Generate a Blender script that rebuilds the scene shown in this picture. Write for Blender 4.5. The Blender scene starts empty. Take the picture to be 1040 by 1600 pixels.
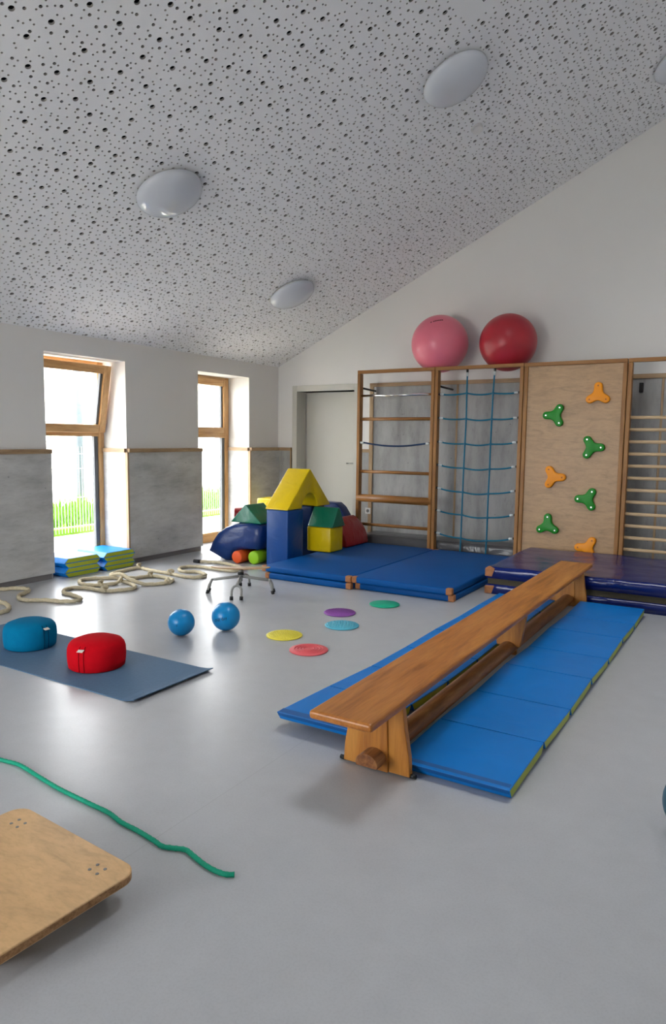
import bpy, bmesh, math, random
import numpy as np
from mathutils import Vector, Matrix
random.seed(7)
rng = np.random.default_rng(11)
S = bpy.context.scene
COL = S.collection

# ------------------------------------------------------------------ camera
F_PX = 1089.27
YAW, PITCH, ROLL = -0.542488, -0.104709, 0.0118808
EYE = 1.38
def cam_axes():
    cy, sy, cp, sp = math.cos(YAW), math.sin(YAW), math.cos(PITCH), math.sin(PITCH)
    fw = Vector((sy*cp, cy*cp, sp)); rt = Vector((cy, -sy, 0)); up = rt.cross(fw)
    c, s = math.cos(ROLL), math.sin(ROLL)
    return rt*c + up*s, up*c - rt*s, fw
rt, up, fw = cam_axes()
cam = bpy.data.cameras.new('camera')
cam.sensor_fit = 'VERTICAL'; cam.sensor_height = 36.0; cam.lens = F_PX*36.0/1600.0
cam.clip_start = 0.05; cam.clip_end = 300
co = bpy.data.objects.new('camera', cam); COL.objects.link(co)
M3 = Matrix((rt, up, -fw)).transposed()
co.matrix_world = Matrix.Translation((0, 0, EYE)) @ M3.to_4x4()
S.camera = co

# ------------------------------------------------------------------ world, light, exposure
SKY = 1.0
w = bpy.data.worlds.new('World'); S.world = w; w.use_nodes = True
bg = w.node_tree.nodes['Background']
bg.inputs[0].default_value = (0.965, 0.98, 1.01, 1); bg.inputs[1].default_value = SKY
S.view_settings.view_transform = 'Standard'; S.view_settings.look = 'None'
S.view_settings.gamma = 1.0; S.view_settings.use_curve_mapping = False
S.view_settings.exposure = 4.23
def portal(name, loc, direction, sx, sy):
    l = bpy.data.lights.new(name, 'AREA'); l.shape = 'RECTANGLE'; l.size = sx; l.size_y = sy
    l.cycles.is_portal = True
    o = bpy.data.objects.new(name, l); COL.objects.link(o); o.location = loc
    o.rotation_euler = Vector(direction).to_track_quat('-Z', 'Y').to_euler()
# room dimensions (metres): x along the gable wall, y into the depth, z up
XW, YB = -5.755, 8.03            # window wall, gable wall
XR, YF = 2.9, -2.3               # right wall, wall behind the camera
ZE, SL = 2.36, 0.475             # eaves height at the window wall, roof slope
XRIDGE = 0.7
TH = math.atan(SL); CT, ST = math.cos(TH), math.sin(TH)
def zc(x): return ZE + SL*(min(x, XRIDGE)-XW) - SL*max(0, x-XRIDGE)
WIN = [(4.274, 5.262), (6.388, 7.373)]      # openings in the window wall (y range)
ZWT = 2.166; REV = 0.345
SKX0, SKX1, SKY0, SKY1 = -1.73, -0.35, 3.35, 4.72   # roof window
portal('portal_window', (XW-REV-0.12, 4.768, 1.08), (1, 0, 0), 1.0, 2.17)
portal('portal_window', (XW-REV-0.12, 6.88, 1.08), (1, 0, 0), 1.0, 2.17)
_mx = (SKX0+SKX1)/2
portal('portal_skylight', (_mx-ST*0.42, (SKY0+SKY1)/2, zc(_mx)+CT*0.42), (ST, 0, -CT), SKY1-SKY0, (SKX1-SKX0)/CT)
RW = (-4.9, -2.5, 0.0, 2.3)       # unseen glazing added behind the camera for fill light (x0,x1,z0,z1)
portal('portal_glazing', ((RW[0]+RW[1])/2, YF-0.3, 1.15), (0, 1, 0), RW[1]-RW[0], 2.3)

# ------------------------------------------------------------------ materials
def nodes(name):
    m = bpy.data.materials.new(name); m.use_nodes = True
    nt = m.node_tree; b = nt.nodes['Principled BSDF']
    return m, nt, b
def setp(b, **k):
    for n, v in k.items():
        n = n.replace('_', ' ')
        if n in b.inputs: b.inputs[n].default_value = v
def ramp(nt, fac, stops):
    r = nt.nodes.new('ShaderNodeValToRGB'); el = r.color_ramp.elements
    while len(el) < len(stops): el.new(0.5)
    for e, (p, c) in zip(el, stops): e.position = p; e.color = (*c, 1)
    nt.links.new(fac, r.inputs[0]); return r.outputs[0]
def coords(nt, scale=(1, 1, 1), rot=(0, 0, 0)):
    tc = nt.nodes.new('ShaderNodeTexCoord'); mp = nt.nodes.new('ShaderNodeMapping')
    mp.inputs['Scale'].default_value = scale; mp.inputs['Rotation'].default_value = rot
    nt.links.new(tc.outputs['Object'], mp.inputs[0]); return mp.outputs[0]
def noise(nt, vec, scale, detail=4, rough=0.55, dist=0.0):
    n = nt.nodes.new('ShaderNodeTexNoise'); n.inputs['Scale'].default_value = scale
    n.inputs['Detail'].default_value = detail; n.inputs['Roughness'].default_value = rough
    n.inputs['Distortion'].default_value = dist
    nt.links.new(vec, n.inputs['Vector']); return n.outputs['Fac']
def bump(nt, b, h, strength, dist=0.01):
    n = nt.nodes.new('ShaderNodeBump'); n.inputs['Strength'].default_value = strength
    n.inputs['Distance'].default_value = dist
    nt.links.new(h, n.inputs['Height']); nt.links.new(n.outputs[0], b.inputs['Normal'])
def lin(c):   # sRGB 0-255 -> linear
    return tuple(((v/255+0.055)/1.055)**2.4 if v > 10 else v/255/12.92 for v in c)
def plain(name, c, rough=0.5, spec=0.5, var=0.06, vscale=6, bstr=0.0, bscale=30, bdist=0.005, **k):
    m, nt, b = nodes(name); c = lin(c)
    v = coords(nt)
    f = noise(nt, v, vscale)
    o = ramp(nt, f, [(0.25, tuple(x*(1-var) for x in c)), (0.75, tuple(min(1, x*(1+var)) for x in c))])
    nt.links.new(o, b.inputs['Base Color'])
    setp(b, Roughness=rough, Specular_IOR_Level=spec, **k)
    if bstr: bump(nt, b, noise(nt, v, bscale, 5), bstr, bdist)
    return m
def wood(name, dark, mid, light, axis='x', scale=1.0, rough=0.4, spots=False):
    m, nt, b = nodes(name)
    st = {'x': (1.2, 14, 14), 'y': (14, 1.2, 14), 'z': (14, 14, 1.2)}[axis]
    v = coords(nt, tuple(s*scale for s in st))
    f = noise(nt, v, 1.6, 6, 0.6, 0.6)
    o = ramp(nt, f, [(0.28, lin(dark)), (0.5, lin(mid)), (0.72, lin(light))])
    v2 = coords(nt, tuple(s*scale*3.2 for s in st))
    f2 = noise(nt, v2, 3.0, 3, 0.6)
    mx = nt.nodes.new('ShaderNodeMixRGB'); mx.blend_type = 'MULTIPLY'; mx.inputs[0].default_value = 0.35
    nt.links.new(o, mx.inputs[1])
    nt.links.new(ramp(nt, f2, [(0.35, (0.6, 0.55, 0.5)), (0.6, (1, 1, 1))]), mx.inputs[2])
    nt.links.new(mx.outputs[0], b.inputs['Base Color'])
    setp(b, Roughness=rough, Specular_IOR_Level=0.4)
    bump(nt, b, f2, 0.12, 0.002)
    return m
def ply(name, c, streak=(8, 1.5, 1.5)):
    m, nt, b = nodes(name); c = lin(c)
    v = coords(nt, streak)
    f = noise(nt, v, 2.2, 5, 0.6, 1.2)
    o = ramp(nt, f, [(0.3, tuple(x*0.80 for x in c)), (0.5, c), (0.7, tuple(min(1, x*1.10) for x in c))])
    f2 = noise(nt, coords(nt, tuple(s*5 for s in streak)), 3, 2)
    mx = nt.nodes.new('ShaderNodeMixRGB'); mx.blend_type = 'MULTIPLY'; mx.inputs[0].default_value = 0.3
    nt.links.new(o, mx.inputs[1]); nt.links.new(ramp(nt, f2, [(0.3, (0.7, 0.66, 0.6)), (0.55, (1, 1, 1))]), mx.inputs[2])
    nt.links.new(mx.outputs[0], b.inputs['Base Color']); setp(b, Roughness=0.38, Specular_IOR_Level=0.4)
    return m
def concrete(name, vert, k=1.0):
    m, nt, b = nodes(name)
    s = (3.2, 3.2, 0.9) if vert else (1.0, 1.0, 3.2)
    f1 = noise(nt, coords(nt, s), 1.3, 9, 0.7, 0.0)
    o = ramp(nt, f1, [(0.30, lin((160*k, 160*k, 158*k))), (0.46, lin((186*k, 186*k, 184*k))), (0.62, lin((204*k, 204*k, 202*k)))])
    f2 = noise(nt, coords(nt, (4, 4, 22) if not vert else (20, 20, 5)), 1.5, 6, 0.75)
    mx = nt.nodes.new('ShaderNodeMixRGB'); mx.blend_type = 'MULTIPLY'; mx.inputs[0].default_value = 0.5
    nt.links.new(o, mx.inputs[1]); nt.links.new(ramp(nt, f2, [(0.30, (0.6, 0.6, 0.6)), (0.44, (1, 1, 1))]), mx.inputs[2])
    vo = nt.nodes.new('ShaderNodeTexVoronoi'); vo.inputs['Scale'].default_value = 6.5
    nt.links.new(coords(nt), vo.inputs['Vector'])
    mx2 = nt.nodes.new('ShaderNodeMixRGB'); mx2.blend_type = 'MULTIPLY'; mx2.inputs[0].default_value = 0.6
    nt.links.new(mx.outputs[0], mx2.inputs[1])
    nt.links.new(ramp(nt, vo.outputs['Distance'], [(0.035, (0.35, 0.35, 0.35)), (0.06, (1, 1, 1))]), mx2.inputs[2])
    nt.links.new(mx2.outputs[0], b.inputs['Base Color']); setp(b, Roughness=0.55, Specular_IOR_Level=0.35)
    return m
def vinyl(name, c, rough=0.38, wr=0.35, scale=5.0, spec=0.5):
    m, nt, b = nodes(name); c = lin(c)
    v = coords(nt)
    f = noise(nt, v, scale, 3, 0.5, 0.8)
    o = ramp(nt, f, [(0.2, tuple(x*0.93 for x in c)), (0.8, tuple(min(1, x*1.06) for x in c))])
    nt.links.new(o, b.inputs['Base Color']); setp(b, Roughness=rough, Specular_IOR_Level=spec)
    bump(nt, b, f, wr, 0.03)
    return m
M = {}
M['wall'] = plain('wall_white', (230, 228, 225), 0.85, 0.2, 0.012, 2, 0.05, 160, 0.002)
M['reveal'] = M['wall']
M['ceiling'] = plain('ceiling_board_white', (238, 239, 240), 0.9, 0.2, 0.01, 2)
M['core'] = plain('raw_gypsum_core', (176, 173, 168), 0.95, 0.1)
M['fleece'] = plain('black_acoustic_fleece', (14, 14, 15), 0.95, 0.1)
M['concrete_h'] = concrete('concrete_board_horizontal', False)
M['concrete_v'] = concrete('concrete_board_vertical', True, 0.84)
M['trim'] = wood('oak_trim', (140, 112, 82), (176, 148, 114), (192, 166, 132), 'y', 1.0, 0.5)
M['trimz'] = wood('oak_trim_upright', (140, 112, 82), (172, 144, 110), (188, 162, 128), 'z', 1.0, 0.5)
M['trimx'] = wood('oak_trim_across', (140, 112, 82), (172, 144, 110), (188, 162, 128), 'x', 1.0, 0.5)
M['win'] = wood('window_spruce_upright', (186, 138, 86), (212, 167, 112), (222, 182, 130), 'z', 0.8, 0.4)
M['winy'] = wood('window_spruce_across', (186, 138, 86), (212, 167, 112), (222, 182, 130), 'y', 0.8, 0.4)
M['kick'] = plain('dark_plinth', (124, 120, 120), 0.6)
M['door'] = plain('door_offwhite', (200, 198, 189), 0.4, 0.4, 0.01)
M['steel'] = plain('brushed_steel', (190, 190, 188), 0.28, 0.5, 0.03, 40, Metallic=1.0)
M['chrome'] = plain('chrome', (215, 215, 215), 0.12, 0.5, 0.01, 5, Metallic=1.0)
M['black'] = plain('black_plastic', (18, 18, 19), 0.5)
M['gasket'] = plain('grey_gasket', (92, 94, 96), 0.6)
M['white_plastic'] = plain('white_plastic', (226, 225, 222), 0.35)
M['socket_dark'] = plain('socket_well', (120, 120, 118), 0.5)
M['bench'] = wood('bench_pine', (136, 78, 28), (184, 116, 50), (202, 138, 68), 'y', 0.8, 0.36)
M['bench_leg'] = wood('bench_leg_pine', (146, 86, 28), (184, 120, 44), (200, 140, 62), 'z', 0.6, 0.4)
M['beam'] = wood('bench_beam_dark', (92, 52, 24), (140, 88, 46), (168, 116, 68), 'y', 1.2, 0.45)
M['frame'] = wood('frame_beech', (126, 80, 34), (154, 104, 50), (170, 122, 66), 'z', 0.8, 0.42)
M['framex'] = wood('frame_beech_across', (126, 80, 34), (154, 104, 50), (170, 122, 66), 'x', 0.8, 0.42)
M['rung'] = wood('rung_ash', (176, 146, 108), (206, 178, 140), (218, 194, 160), 'x', 0.8, 0.42)
M['ply'] = ply('birch_ply_panel', (182, 148, 110), (2.0, 2.0, 9))
M['board'] = ply('birch_ply_board', (212, 172, 122), (2.5, 6, 2.5))
M['ply_edge'] = wood('ply_edge', (120, 84, 50), (172, 128, 84), (196, 156, 110), 'x', 3.0, 0.5)
M['blue_mat'] = vinyl('bright_blue_vinyl', (0, 120, 204), 0.42, 0.18, 4.0, 0.28)
M['blue_strip'] = vinyl('blue_velcro_strip', (0, 84, 152), 0.6, 0.1, 8.0)
M['lime'] = vinyl('lime_vinyl', (164, 178, 24), 0.4, 0.15, 6.0)
M['judo'] = plain('judo_blue_vinyl', (0, 80, 150), 0.52, 0.16, 0.05, 5, 0.12, 240, 0.002)
M['leather'] = plain('brown_leather', (168, 112, 72), 0.6, 0.3, 0.25, 30, 0.2, 60)
M['navy_mat'] = vinyl('crash_mat_navy', (12, 32, 104), 0.22, 0.75, 2.6)
M['olive'] = plain('olive_mesh', (78, 72, 58), 0.85, 0.2, 0.1, 80, 0.4, 200)
M['grey_mat'] = vinyl('grey_vinyl', (88, 88, 90), 0.28, 0.9, 4.0)
M['b_blue'] = vinyl('block_blue', (2, 64, 132), 0.38, 0.4, 5, 0.4)
M['b_navy'] = vinyl('block_navy', (4, 44, 104), 0.33, 0.4, 4, 0.45)
M['b_yellow'] = vinyl('block_yellow', (228, 196, 0), 0.28, 0.45, 6)
M['b_green'] = vinyl('block_green', (0, 106, 80), 0.30, 0.4, 6)
M['b_red'] = vinyl('block_red', (150, 14, 22), 0.3, 0.5, 6)
M['orange_foam'] = plain('orange_foam', (222, 84, 22), 0.6)
M['lime_foam'] = plain('lime_foam', (140, 192, 12), 0.6)
M['yoga'] = plain('yoga_mat_blue', (84, 112, 140), 0.72, 0.25, 0.06, 60, 0.3, 320, 0.002)
M['c_red'] = plain('red_cotton', (196, 10, 26), 0.92, 0.1, 0.05, 30, 0.3, 400, 0.002)
M['c_blue'] = plain('petrol_cotton', (0, 112, 154), 0.92, 0.1, 0.05, 30, 0.3, 400, 0.002)
M['c_red_seam'] = plain('red_seam', (136, 8, 18), 0.9, 0.1)
M['c_blue_seam'] = plain('petrol_seam', (0, 60, 92), 0.9, 0.1)
M['tag'] = plain('white_fabric_tag', (230, 222, 212), 0.8)
M['rope'] = plain('hemp_rope', (196, 184, 156), 0.9, 0.1, 0.16, 60, 0.4, 220, 0.003)
M['rope_green'] = plain('green_braid', (0, 148, 116), 0.6, 0.3, 0.15, 120, 0.3, 200, 0.002)
M['net'] = plain('petrol_net_rope', (8, 108, 138), 0.6, 0.3, 0.1, 60)
M['net_dark'] = plain('dark_blue_rope', (22, 52, 92), 0.6, 0.3, 0.1, 60)
M['knot'] = plain('net_joint', (14, 104, 136), 0.5)
M['clip'] = plain('clear_rope_clip', (206, 214, 214), 0.25)
M['hold_o'] = plain('orange_hold', (246, 152, 0), 0.42, 0.4, 0.03)
M['hold_g'] = plain('green_hold', (0, 134, 20), 0.42, 0.4, 0.03)
M['bolt_r'] = plain('rusty_bolt', (168, 92, 40), 0.5)
M['ball_blue'] = plain('ball_blue', (0, 136, 202), 0.3, 0.5, 0.03)
M['ball_pink'] = plain('ball_pink', (238, 124, 144), 0.3, 0.5, 0.03)
M['ball_red'] = plain('ball_red', (178, 42, 54), 0.34, 0.5, 0.03)
M['ball_teal'] = plain('ball_dark_teal', (40, 84, 104), 0.4)
M['print'] = plain('dark_print', (16, 24, 44), 0.5)
M['print_red'] = plain('dark_red_print', (96, 12, 24), 0.5)
M['d_green'] = plain('disc_green', (0, 168, 130), 0.5); M['d_purple'] = plain('disc_purple', (146, 82, 168), 0.5)
M['d_blue'] = plain('disc_light_blue', (84, 178, 202), 0.5); M['d_yellow'] = plain('disc_yellow', (232, 218, 68), 0.5)
M['d_red'] = plain('disc_coral', (226, 96, 102), 0.5)
M['tube'] = plain('grey_painted_tube', (150, 150, 146), 0.35, 0.5, 0.03)
M['seat'] = wood('thin_ply_seat', (140, 104, 64), (176, 138, 92), (190, 156, 112), 'x', 1, 0.4)
M['dome'] = plain('opal_acrylic_dome', (206, 210, 218), 0.07, 0.5, 0.01, 2)
M['grass'] = plain('grass', (84, 118, 34), 0.9, 0.1, 0.35, 8)
M['gravel'] = plain('pale_paving', (206, 202, 194), 0.9, 0.1, 0.06, 8)
M['galv'] = plain('galvanised_wire', (128, 132, 138), 0.5)
M['pole'] = plain('grey_pole', (84, 92, 102), 0.5)
M['house'] = plain('pale_render', (226, 220, 206), 0.9); M['roof'] = plain('grey_roof', (120, 116, 116), 0.8)
M['pane_dark'] = plain('house_pane', (90, 104, 120), 0.2)
def floor_mat():
    m, nt, b = nodes('grey_linoleum')
    v = coords(nt)
    f = noise(nt, v, 7.0, 8, 0.7, 0.3); f2 = noise(nt, v, 130.0, 2, 0.5)
    o = ramp(nt, f, [(0.3, lin((177, 179, 183))), (0.7, lin((184, 186, 190)))])
    mx = nt.nodes.new('ShaderNodeMixRGB'); mx.blend_type = 'MULTIPLY'; mx.inputs[0].default_value = 0.35
    nt.links.new(o, mx.inputs[1]); nt.links.new(ramp(nt, f2, [(0.35, (0.86, 0.86, 0.86)), (0.55, (1, 1, 1))]), mx.inputs[2])
    # welded seams between the two-metre sheets
    sx = nt.nodes.new('ShaderNodeSeparateXYZ'); nt.links.new(v, sx.inputs[0])
    a = nt.nodes.new('ShaderNodeMath'); a.operation = 'ADD'; a.inputs[1].default_value = 1.69+20.0
    nt.links.new(sx.outputs[0], a.inputs[0])
    md = nt.nodes.new('ShaderNodeMath'); md.operation = 'MODULO'; md.inputs[1].default_value = 2.0
    nt.links.new(a.outputs[0], md.inputs[0])
    lt = nt.nodes.new('ShaderNodeMath'); lt.operation = 'LESS_THAN'; lt.inputs[1].default_value = 0.003
    nt.links.new(md.outputs[0], lt.inputs[0])
    mx2 = nt.nodes.new('ShaderNodeMixRGB'); mx2.inputs[2].default_value = (*lin((166, 168, 172)), 1)
    nt.links.new(lt.outputs[0], mx2.inputs[0]); nt.links.new(mx.outputs[0], mx2.inputs[1])
    nt.links.new(mx2.outputs[0], b.inputs['Base Color'])
    rr = noise(nt, v, 1.4, 4)
    r = nt.nodes.new('ShaderNodeMapRange'); r.inputs['To Min'].default_value = 0.26; r.inputs['To Max'].default_value = 0.36
    nt.links.new(rr, r.inputs['Value']); nt.links.new(r.outputs[0], b.inputs['Roughness'])
    setp(b, Specular_IOR_Level=0.5)
    bump(nt, b, f, 0.05, 0.01)
    return m
M['floor'] = floor_mat()
def glass_mat():
    m = bpy.data.materials.new('window_glass'); m.use_nodes = True; nt = m.node_tree
    for n in list(nt.nodes): nt.nodes.remove(n)
    out = nt.nodes.new('ShaderNodeOutputMaterial'); t = nt.nodes.new('ShaderNodeBsdfTransparent'); g = nt.nodes.new('ShaderNodeBsdfGlossy')
    t.inputs[0].default_value = (0.95, 0.955, 0.95, 1); g.inputs['Roughness'].default_value = 0.02
    lw = nt.nodes.new('ShaderNodeLayerWeight'); lw.inputs['Blend'].default_value = 0.5      # Schlick, the same on both faces
    pw = nt.nodes.new('ShaderNodeMath'); pw.operation = 'POWER'; pw.inputs[1].default_value = 5.0; nt.links.new(lw.outputs['Facing'], pw.inputs[0])
    fr = nt.nodes.new('ShaderNodeMath'); fr.operation = 'MULTIPLY_ADD'; fr.inputs[1].default_value = 0.96; fr.inputs[2].default_value = 0.04; nt.links.new(pw.outputs[0], fr.inputs[0])
    mx = nt.nodes.new('ShaderNodeMixShader')
    nt.links.new(fr.outputs[0], mx.inputs[0]); nt.links.new(t.outputs[0], mx.inputs[1]); nt.links.new(g.outputs[0], mx.inputs[2])
    nt.links.new(mx.outputs[0], out.inputs[0]); return m
M['glass'] = glass_mat()

# ------------------------------------------------------------------ builders
class MB:
    def __init__(s): s.v = []; s.f = []; s.m = []; s.sm = []
    def add(s, vs, fs, mi=0, smooth=False):
        o = len(s.v); s.v += [tuple(p) for p in vs]
        for f in fs: s.f.append([o+i for i in f]); s.m.append(mi); s.sm.append(smooth)
        return s
    def box(s, x0, x1, y0, y1, z0, z1, mi=0):
        vs = [(x0,y0,z0),(x1,y0,z0),(x1,y1,z0),(x0,y1,z0),(x0,y0,z1),(x1,y0,z1),(x1,y1,z1),(x0,y1,z1)]
        return s.add(vs, [(0,3,2,1),(4,5,6,7),(0,1,5,4),(1,2,6,5),(2,3,7,6),(3,0,4,7)], mi)
    def prism(s, poly, axis, a0, a1, mi=0, capmi=None, smooth=False):
        n = len(poly)
        def P(u, v, a): return {'x': (a, u, v), 'y': (u, a, v), 'z': (u, v, a)}[axis]
        vs = [P(u, v, a0) for u, v in poly] + [P(u, v, a1) for u, v in poly]
        cm = mi if capmi is None else capmi
        s.add(vs, [(i, (i+1) % n, n+(i+1) % n, n+i) for i in range(n)], mi, smooth)
        o = len(s.v)-2*n
        s.f.append([o+i for i in range(n)][::-1]); s.m.append(cm); s.sm.append(False)
        s.f.append([o+n+i for i in range(n)]); s.m.append(cm); s.sm.append(False)
        return s
    def tube(s, pts, r, n=10, closed=False, caps=True, twist=0, lobes=0, amp=0.0, mi=0):
        pts = [Vector(p) for p in pts]; N = len(pts); rings = []
        t0 = (pts[1]-pts[0]).normalized(); ref = Vector((0, 0, 1)) if abs(t0.z) < 0.9 else Vector((1, 0, 0))
        nrm = (ref - t0*ref.dot(t0)).normalized(); dist = 0
        vs = []
        for i, p in enumerate(pts):
            if closed: t = (pts[(i+1) % N]-pts[i-1]).normalized()
            else: t = (pts[min(i+1, N-1)]-pts[max(i-1, 0)]).normalized()
            nrm = (nrm - t*nrm.dot(t)).normalized(); b = t.cross(nrm)
            if i: dist += (p-pts[i-1]).length
            rr = r[i] if isinstance(r, (list, tuple)) else r
            for k in range(n):
                a = 2*math.pi*k/n
                q = rr*(1+amp*math.cos(lobes*(a)-twist*dist)) if lobes else rr
                vs.append(p + (nrm*math.cos(a)+b*math.sin(a))*q)
        fs = []
        for i in range(N if closed else N-1):
            j = (i+1) % N
            for k in range(n): fs.append((i*n+k, i*n+(k+1) % n, j*n+(k+1) % n, j*n+k))
        s.add(vs, fs, mi, True)
        if caps and not closed:
            o = len(s.v)-N*n
            s.f.append([o+k for k in range(n)][::-1]); s.m.append(mi); s.sm.append(False)
            s.f.append([o+(N-1)*n+k for k in range(n)]); s.m.append(mi); s.sm.append(False)
        return s
    def lathe(s, prof, c=(0, 0, 0), n=32, M=None, mi=0, sq=None):
        vs = []; fs = []
        for (r, z) in prof:
            for k in range(n):
                a = 2*math.pi*k/n; p = Vector((r*math.cos(a), r*math.sin(a), z))
                if M is not None: p = M @ p
                vs.append(p+Vector(c))
        for i in range(len(prof)-1):
            for k in range(n): fs.append((i*n+k, i*n+(k+1) % n, (i+1)*n+(k+1) % n, (i+1)*n+k))
        s.add(vs, fs, mi, True)
        o = len(s.v)-len(prof)*n
        if prof[0][0] > 1e-6: s.f.append([o+k for k in range(n)][::-1]); s.m.append(mi); s.sm.append(False)
        if prof[-1][0] > 1e-6: s.f.append([o+(len(prof)-1)*n+k for k in range(n)]); s.m.append(mi); s.sm.append(False)
        return s
    def sphere(s, c, r, nu=48, nv=24, sc=(1, 1, 1), mi=0):
        prof = [(max(r*math.sin(math.pi*i/nv), 0), -r*math.cos(math.pi*i/nv)) for i in range(nv+1)]
        return s.lathe(prof, c, nu, Matrix.Diagonal(sc), mi)
ORG = {}
def build(mb, name, mats, parent=None, bevel=0.0, seg=2, org=None, subdiv=0, shade=None, weld=False):
    if not isinstance(mats, (list, tuple)): mats = [mats]
    V = np.array(mb.v, float)
    if parent is not None: o0 = ORG[parent.name]
    elif org is not None: o0 = np.array(org, float)
    else: o0 = np.array([(V[:,0].min()+V[:,0].max())/2, (V[:,1].min()+V[:,1].max())/2, V[:,2].min()])
    me = bpy.data.meshes.new(name)
    me.from_pydata((V-o0).tolist(), [], mb.f)
    for m in mats: me.materials.append(M[m])
    me.polygons.foreach_set('material_index', mb.m)
    me.polygons.foreach_set('use_smooth', [bool(x) for x in mb.sm] if shade is None else [shade]*len(mb.f))
    bm = bmesh.new(); bm.from_mesh(me)
    if weld: bmesh.ops.remove_doubles(bm, verts=bm.verts, dist=1e-5)
    bmesh.ops.recalc_face_normals(bm, faces=bm.faces)
    if bevel:
        ed = [e for e in bm.edges if len(e.link_faces) == 2 and e.calc_face_angle(0) > 0.5]
        bmesh.ops.bevel(bm, geom=ed, offset=bevel, segments=seg, affect='EDGES', profile=0.5, clamp_overlap=True)
    bm.to_mesh(me); bm.free()
    o = bpy.data.objects.new(name, me); COL.objects.link(o)
    if parent is not None: o.parent = parent; ORG[o.name] = o0
    else: o.location = o0; ORG[o.name] = o0
    return o
def thing(name, loc, label, cat, group=None, kind=None):
    o = bpy.data.objects.new(name, None); COL.objects.link(o); o.location = loc; o.empty_display_size = 0.1
    ORG[o.name] = np.array(loc, float); return tag(o, label, cat, group, kind)
def tag(o, label, cat, group=None, kind=None):
    o['label'] = label; o['category'] = cat
    if group: o['group'] = group
    if kind: o['kind'] = kind
    return o
def dup(o, parent, off=(0, 0, 0)):
    c = o.copy(); COL.objects.link(c); c.parent = parent
    c.location = Vector(o.location)+Vector(off); ORG[c.name] = ORG[o.name]; return c
def box(*a): return MB().box(*a)
def spline(pts, per=8, closed=False):
    P = [Vector(p) for p in pts]; N = len(P); out = []
    rngi = range(N) if closed else range(N-1)
    for i in rngi:
        g = (lambda k: P[k % N]) if closed else (lambda k: P[min(max(k, 0), N-1)])
        a, b, c, d = g(i-1), g(i), g(i+1), g(i+2)
        for j in range(per):
            t = j/per
            out.append(0.5*((2*b)+(c-a)*t+(2*a-5*b+4*c-d)*t*t+(3*b-a-3*c+d)*t**3))
    if not closed: out.append(P[-1])
    return out
RT = np.array([rt[:], (-up)[:], fw[:]])
def ray(px, py): return np.array([(px-520)/F_PX, (py-800)/F_PX, 1.0]) @ RT
def onz(px, py, z=0.0):
    d = ray(px, py); t = (z-EYE)/d[2]; return Vector((t*d[0], t*d[1], z))
def ony(px, py, y):
    d = ray(px, py); t = y/d[1]; return Vector((t*d[0], y, EYE+t*d[2]))

# ================================================================== setting
fl = build(box(XW-0.45, XR, YF, YB+0.3, -0.12, 0.0), 'floor', 'floor', org=(0, 0, 0))
tag(fl, 'pale grey linoleum floor with a soft window sheen', 'floor', kind='structure')

# window wall, with two floor-length openings
WT = 0.42
wl = MB()
ys = [YF]+[v for p in WIN for v in p]+[YB+0.3]
for i in range(0, len(ys), 2): wl.box(XW-WT, XW, ys[i], ys[i+1], -0.12, ZE)
for a, b in WIN: wl.box(XW-WT, XW, a, b, ZWT, ZE)
wall_l = build(wl, 'wall_left', 'wall', org=(XW, 0, 0)); tag(wall_l, 'white plastered wall with two floor-length windows', 'wall', kind='structure')
# gable wall with a door opening
DX0, DX1, DZ = -5.43, -4.53, 2.015
wb = MB()
def gable(mb, x0, x1, z0, y0, y1):
    xs = [x0] + ([XRIDGE] if x0 < XRIDGE < x1 else []) + [x1]
    poly = [(x0, z0), (x1, z0)] + [(x, zc(x)+0.02) for x in reversed(xs)]
    mb.prism(poly, 'y', y0, y1)
gable(wb, XW-WT, DX0, -0.12, YB, YB+0.3); gable(wb, DX1, XR, -0.12, YB, YB+0.3); gable(wb, DX0, DX1, DZ, YB, YB+0.3)
wall_b = build(wb, 'wall_back', 'wall', org=(-2, YB, 0)); tag(wall_b, 'white gable wall rising with the slope of the ceiling', 'wall', kind='structure')
wr = build(box(XR, XR+0.3, YF, YB+0.3, -0.12, zc(XR)+0.05), 'wall_right', 'wall', org=(XR, 0, 0)); tag(wr, 'plain white wall to the right, outside the picture', 'wall', kind='structure')
wf = MB()
gable(wf, XW-WT, RW[0], -0.12, YF-0.3, YF); gable(wf, RW[1], XR+0.3, -0.12, YF-0.3, YF); gable(wf, RW[0], RW[1], RW[3], YF-0.3, YF)
wfo = build(wf, 'wall_front', 'wall', org=(-1, YF, 0)); tag(wfo, 'white wall behind the camera with glazing added for fill light', 'wall', kind='structure')
gl = thing('window_4', ((RW[0]+RW[1])/2, YF-0.15, 0), 'wide wooden glazing added behind the camera for fill light', 'window', kind='structure')
for i in range(5):
    x = RW[0]+(RW[1]-RW[0])*i/4
    build(box(max(RW[0], x-0.04), min(RW[1], x+0.04), YF-0.2, YF-0.12, 0, RW[3]), 'mullion', 'win', gl)
build(box(RW[0], RW[1], YF-0.2, YF-0.12, RW[3]-0.08, RW[3]), 'head_rail', 'win', gl)
build(box(RW[0], RW[1], YF-0.2, YF-0.12, 0, 0.08), 'bottom_rail', 'win', gl)
for i in range(4):
    x = RW[0]+(RW[1]-RW[0])*i/4
    build(box(x+0.04, x+(RW[1]-RW[0])/4-0.04, YF-0.165, YF-0.16, 0.08, RW[3]-0.08), 'pane', 'glass', gl)

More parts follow.
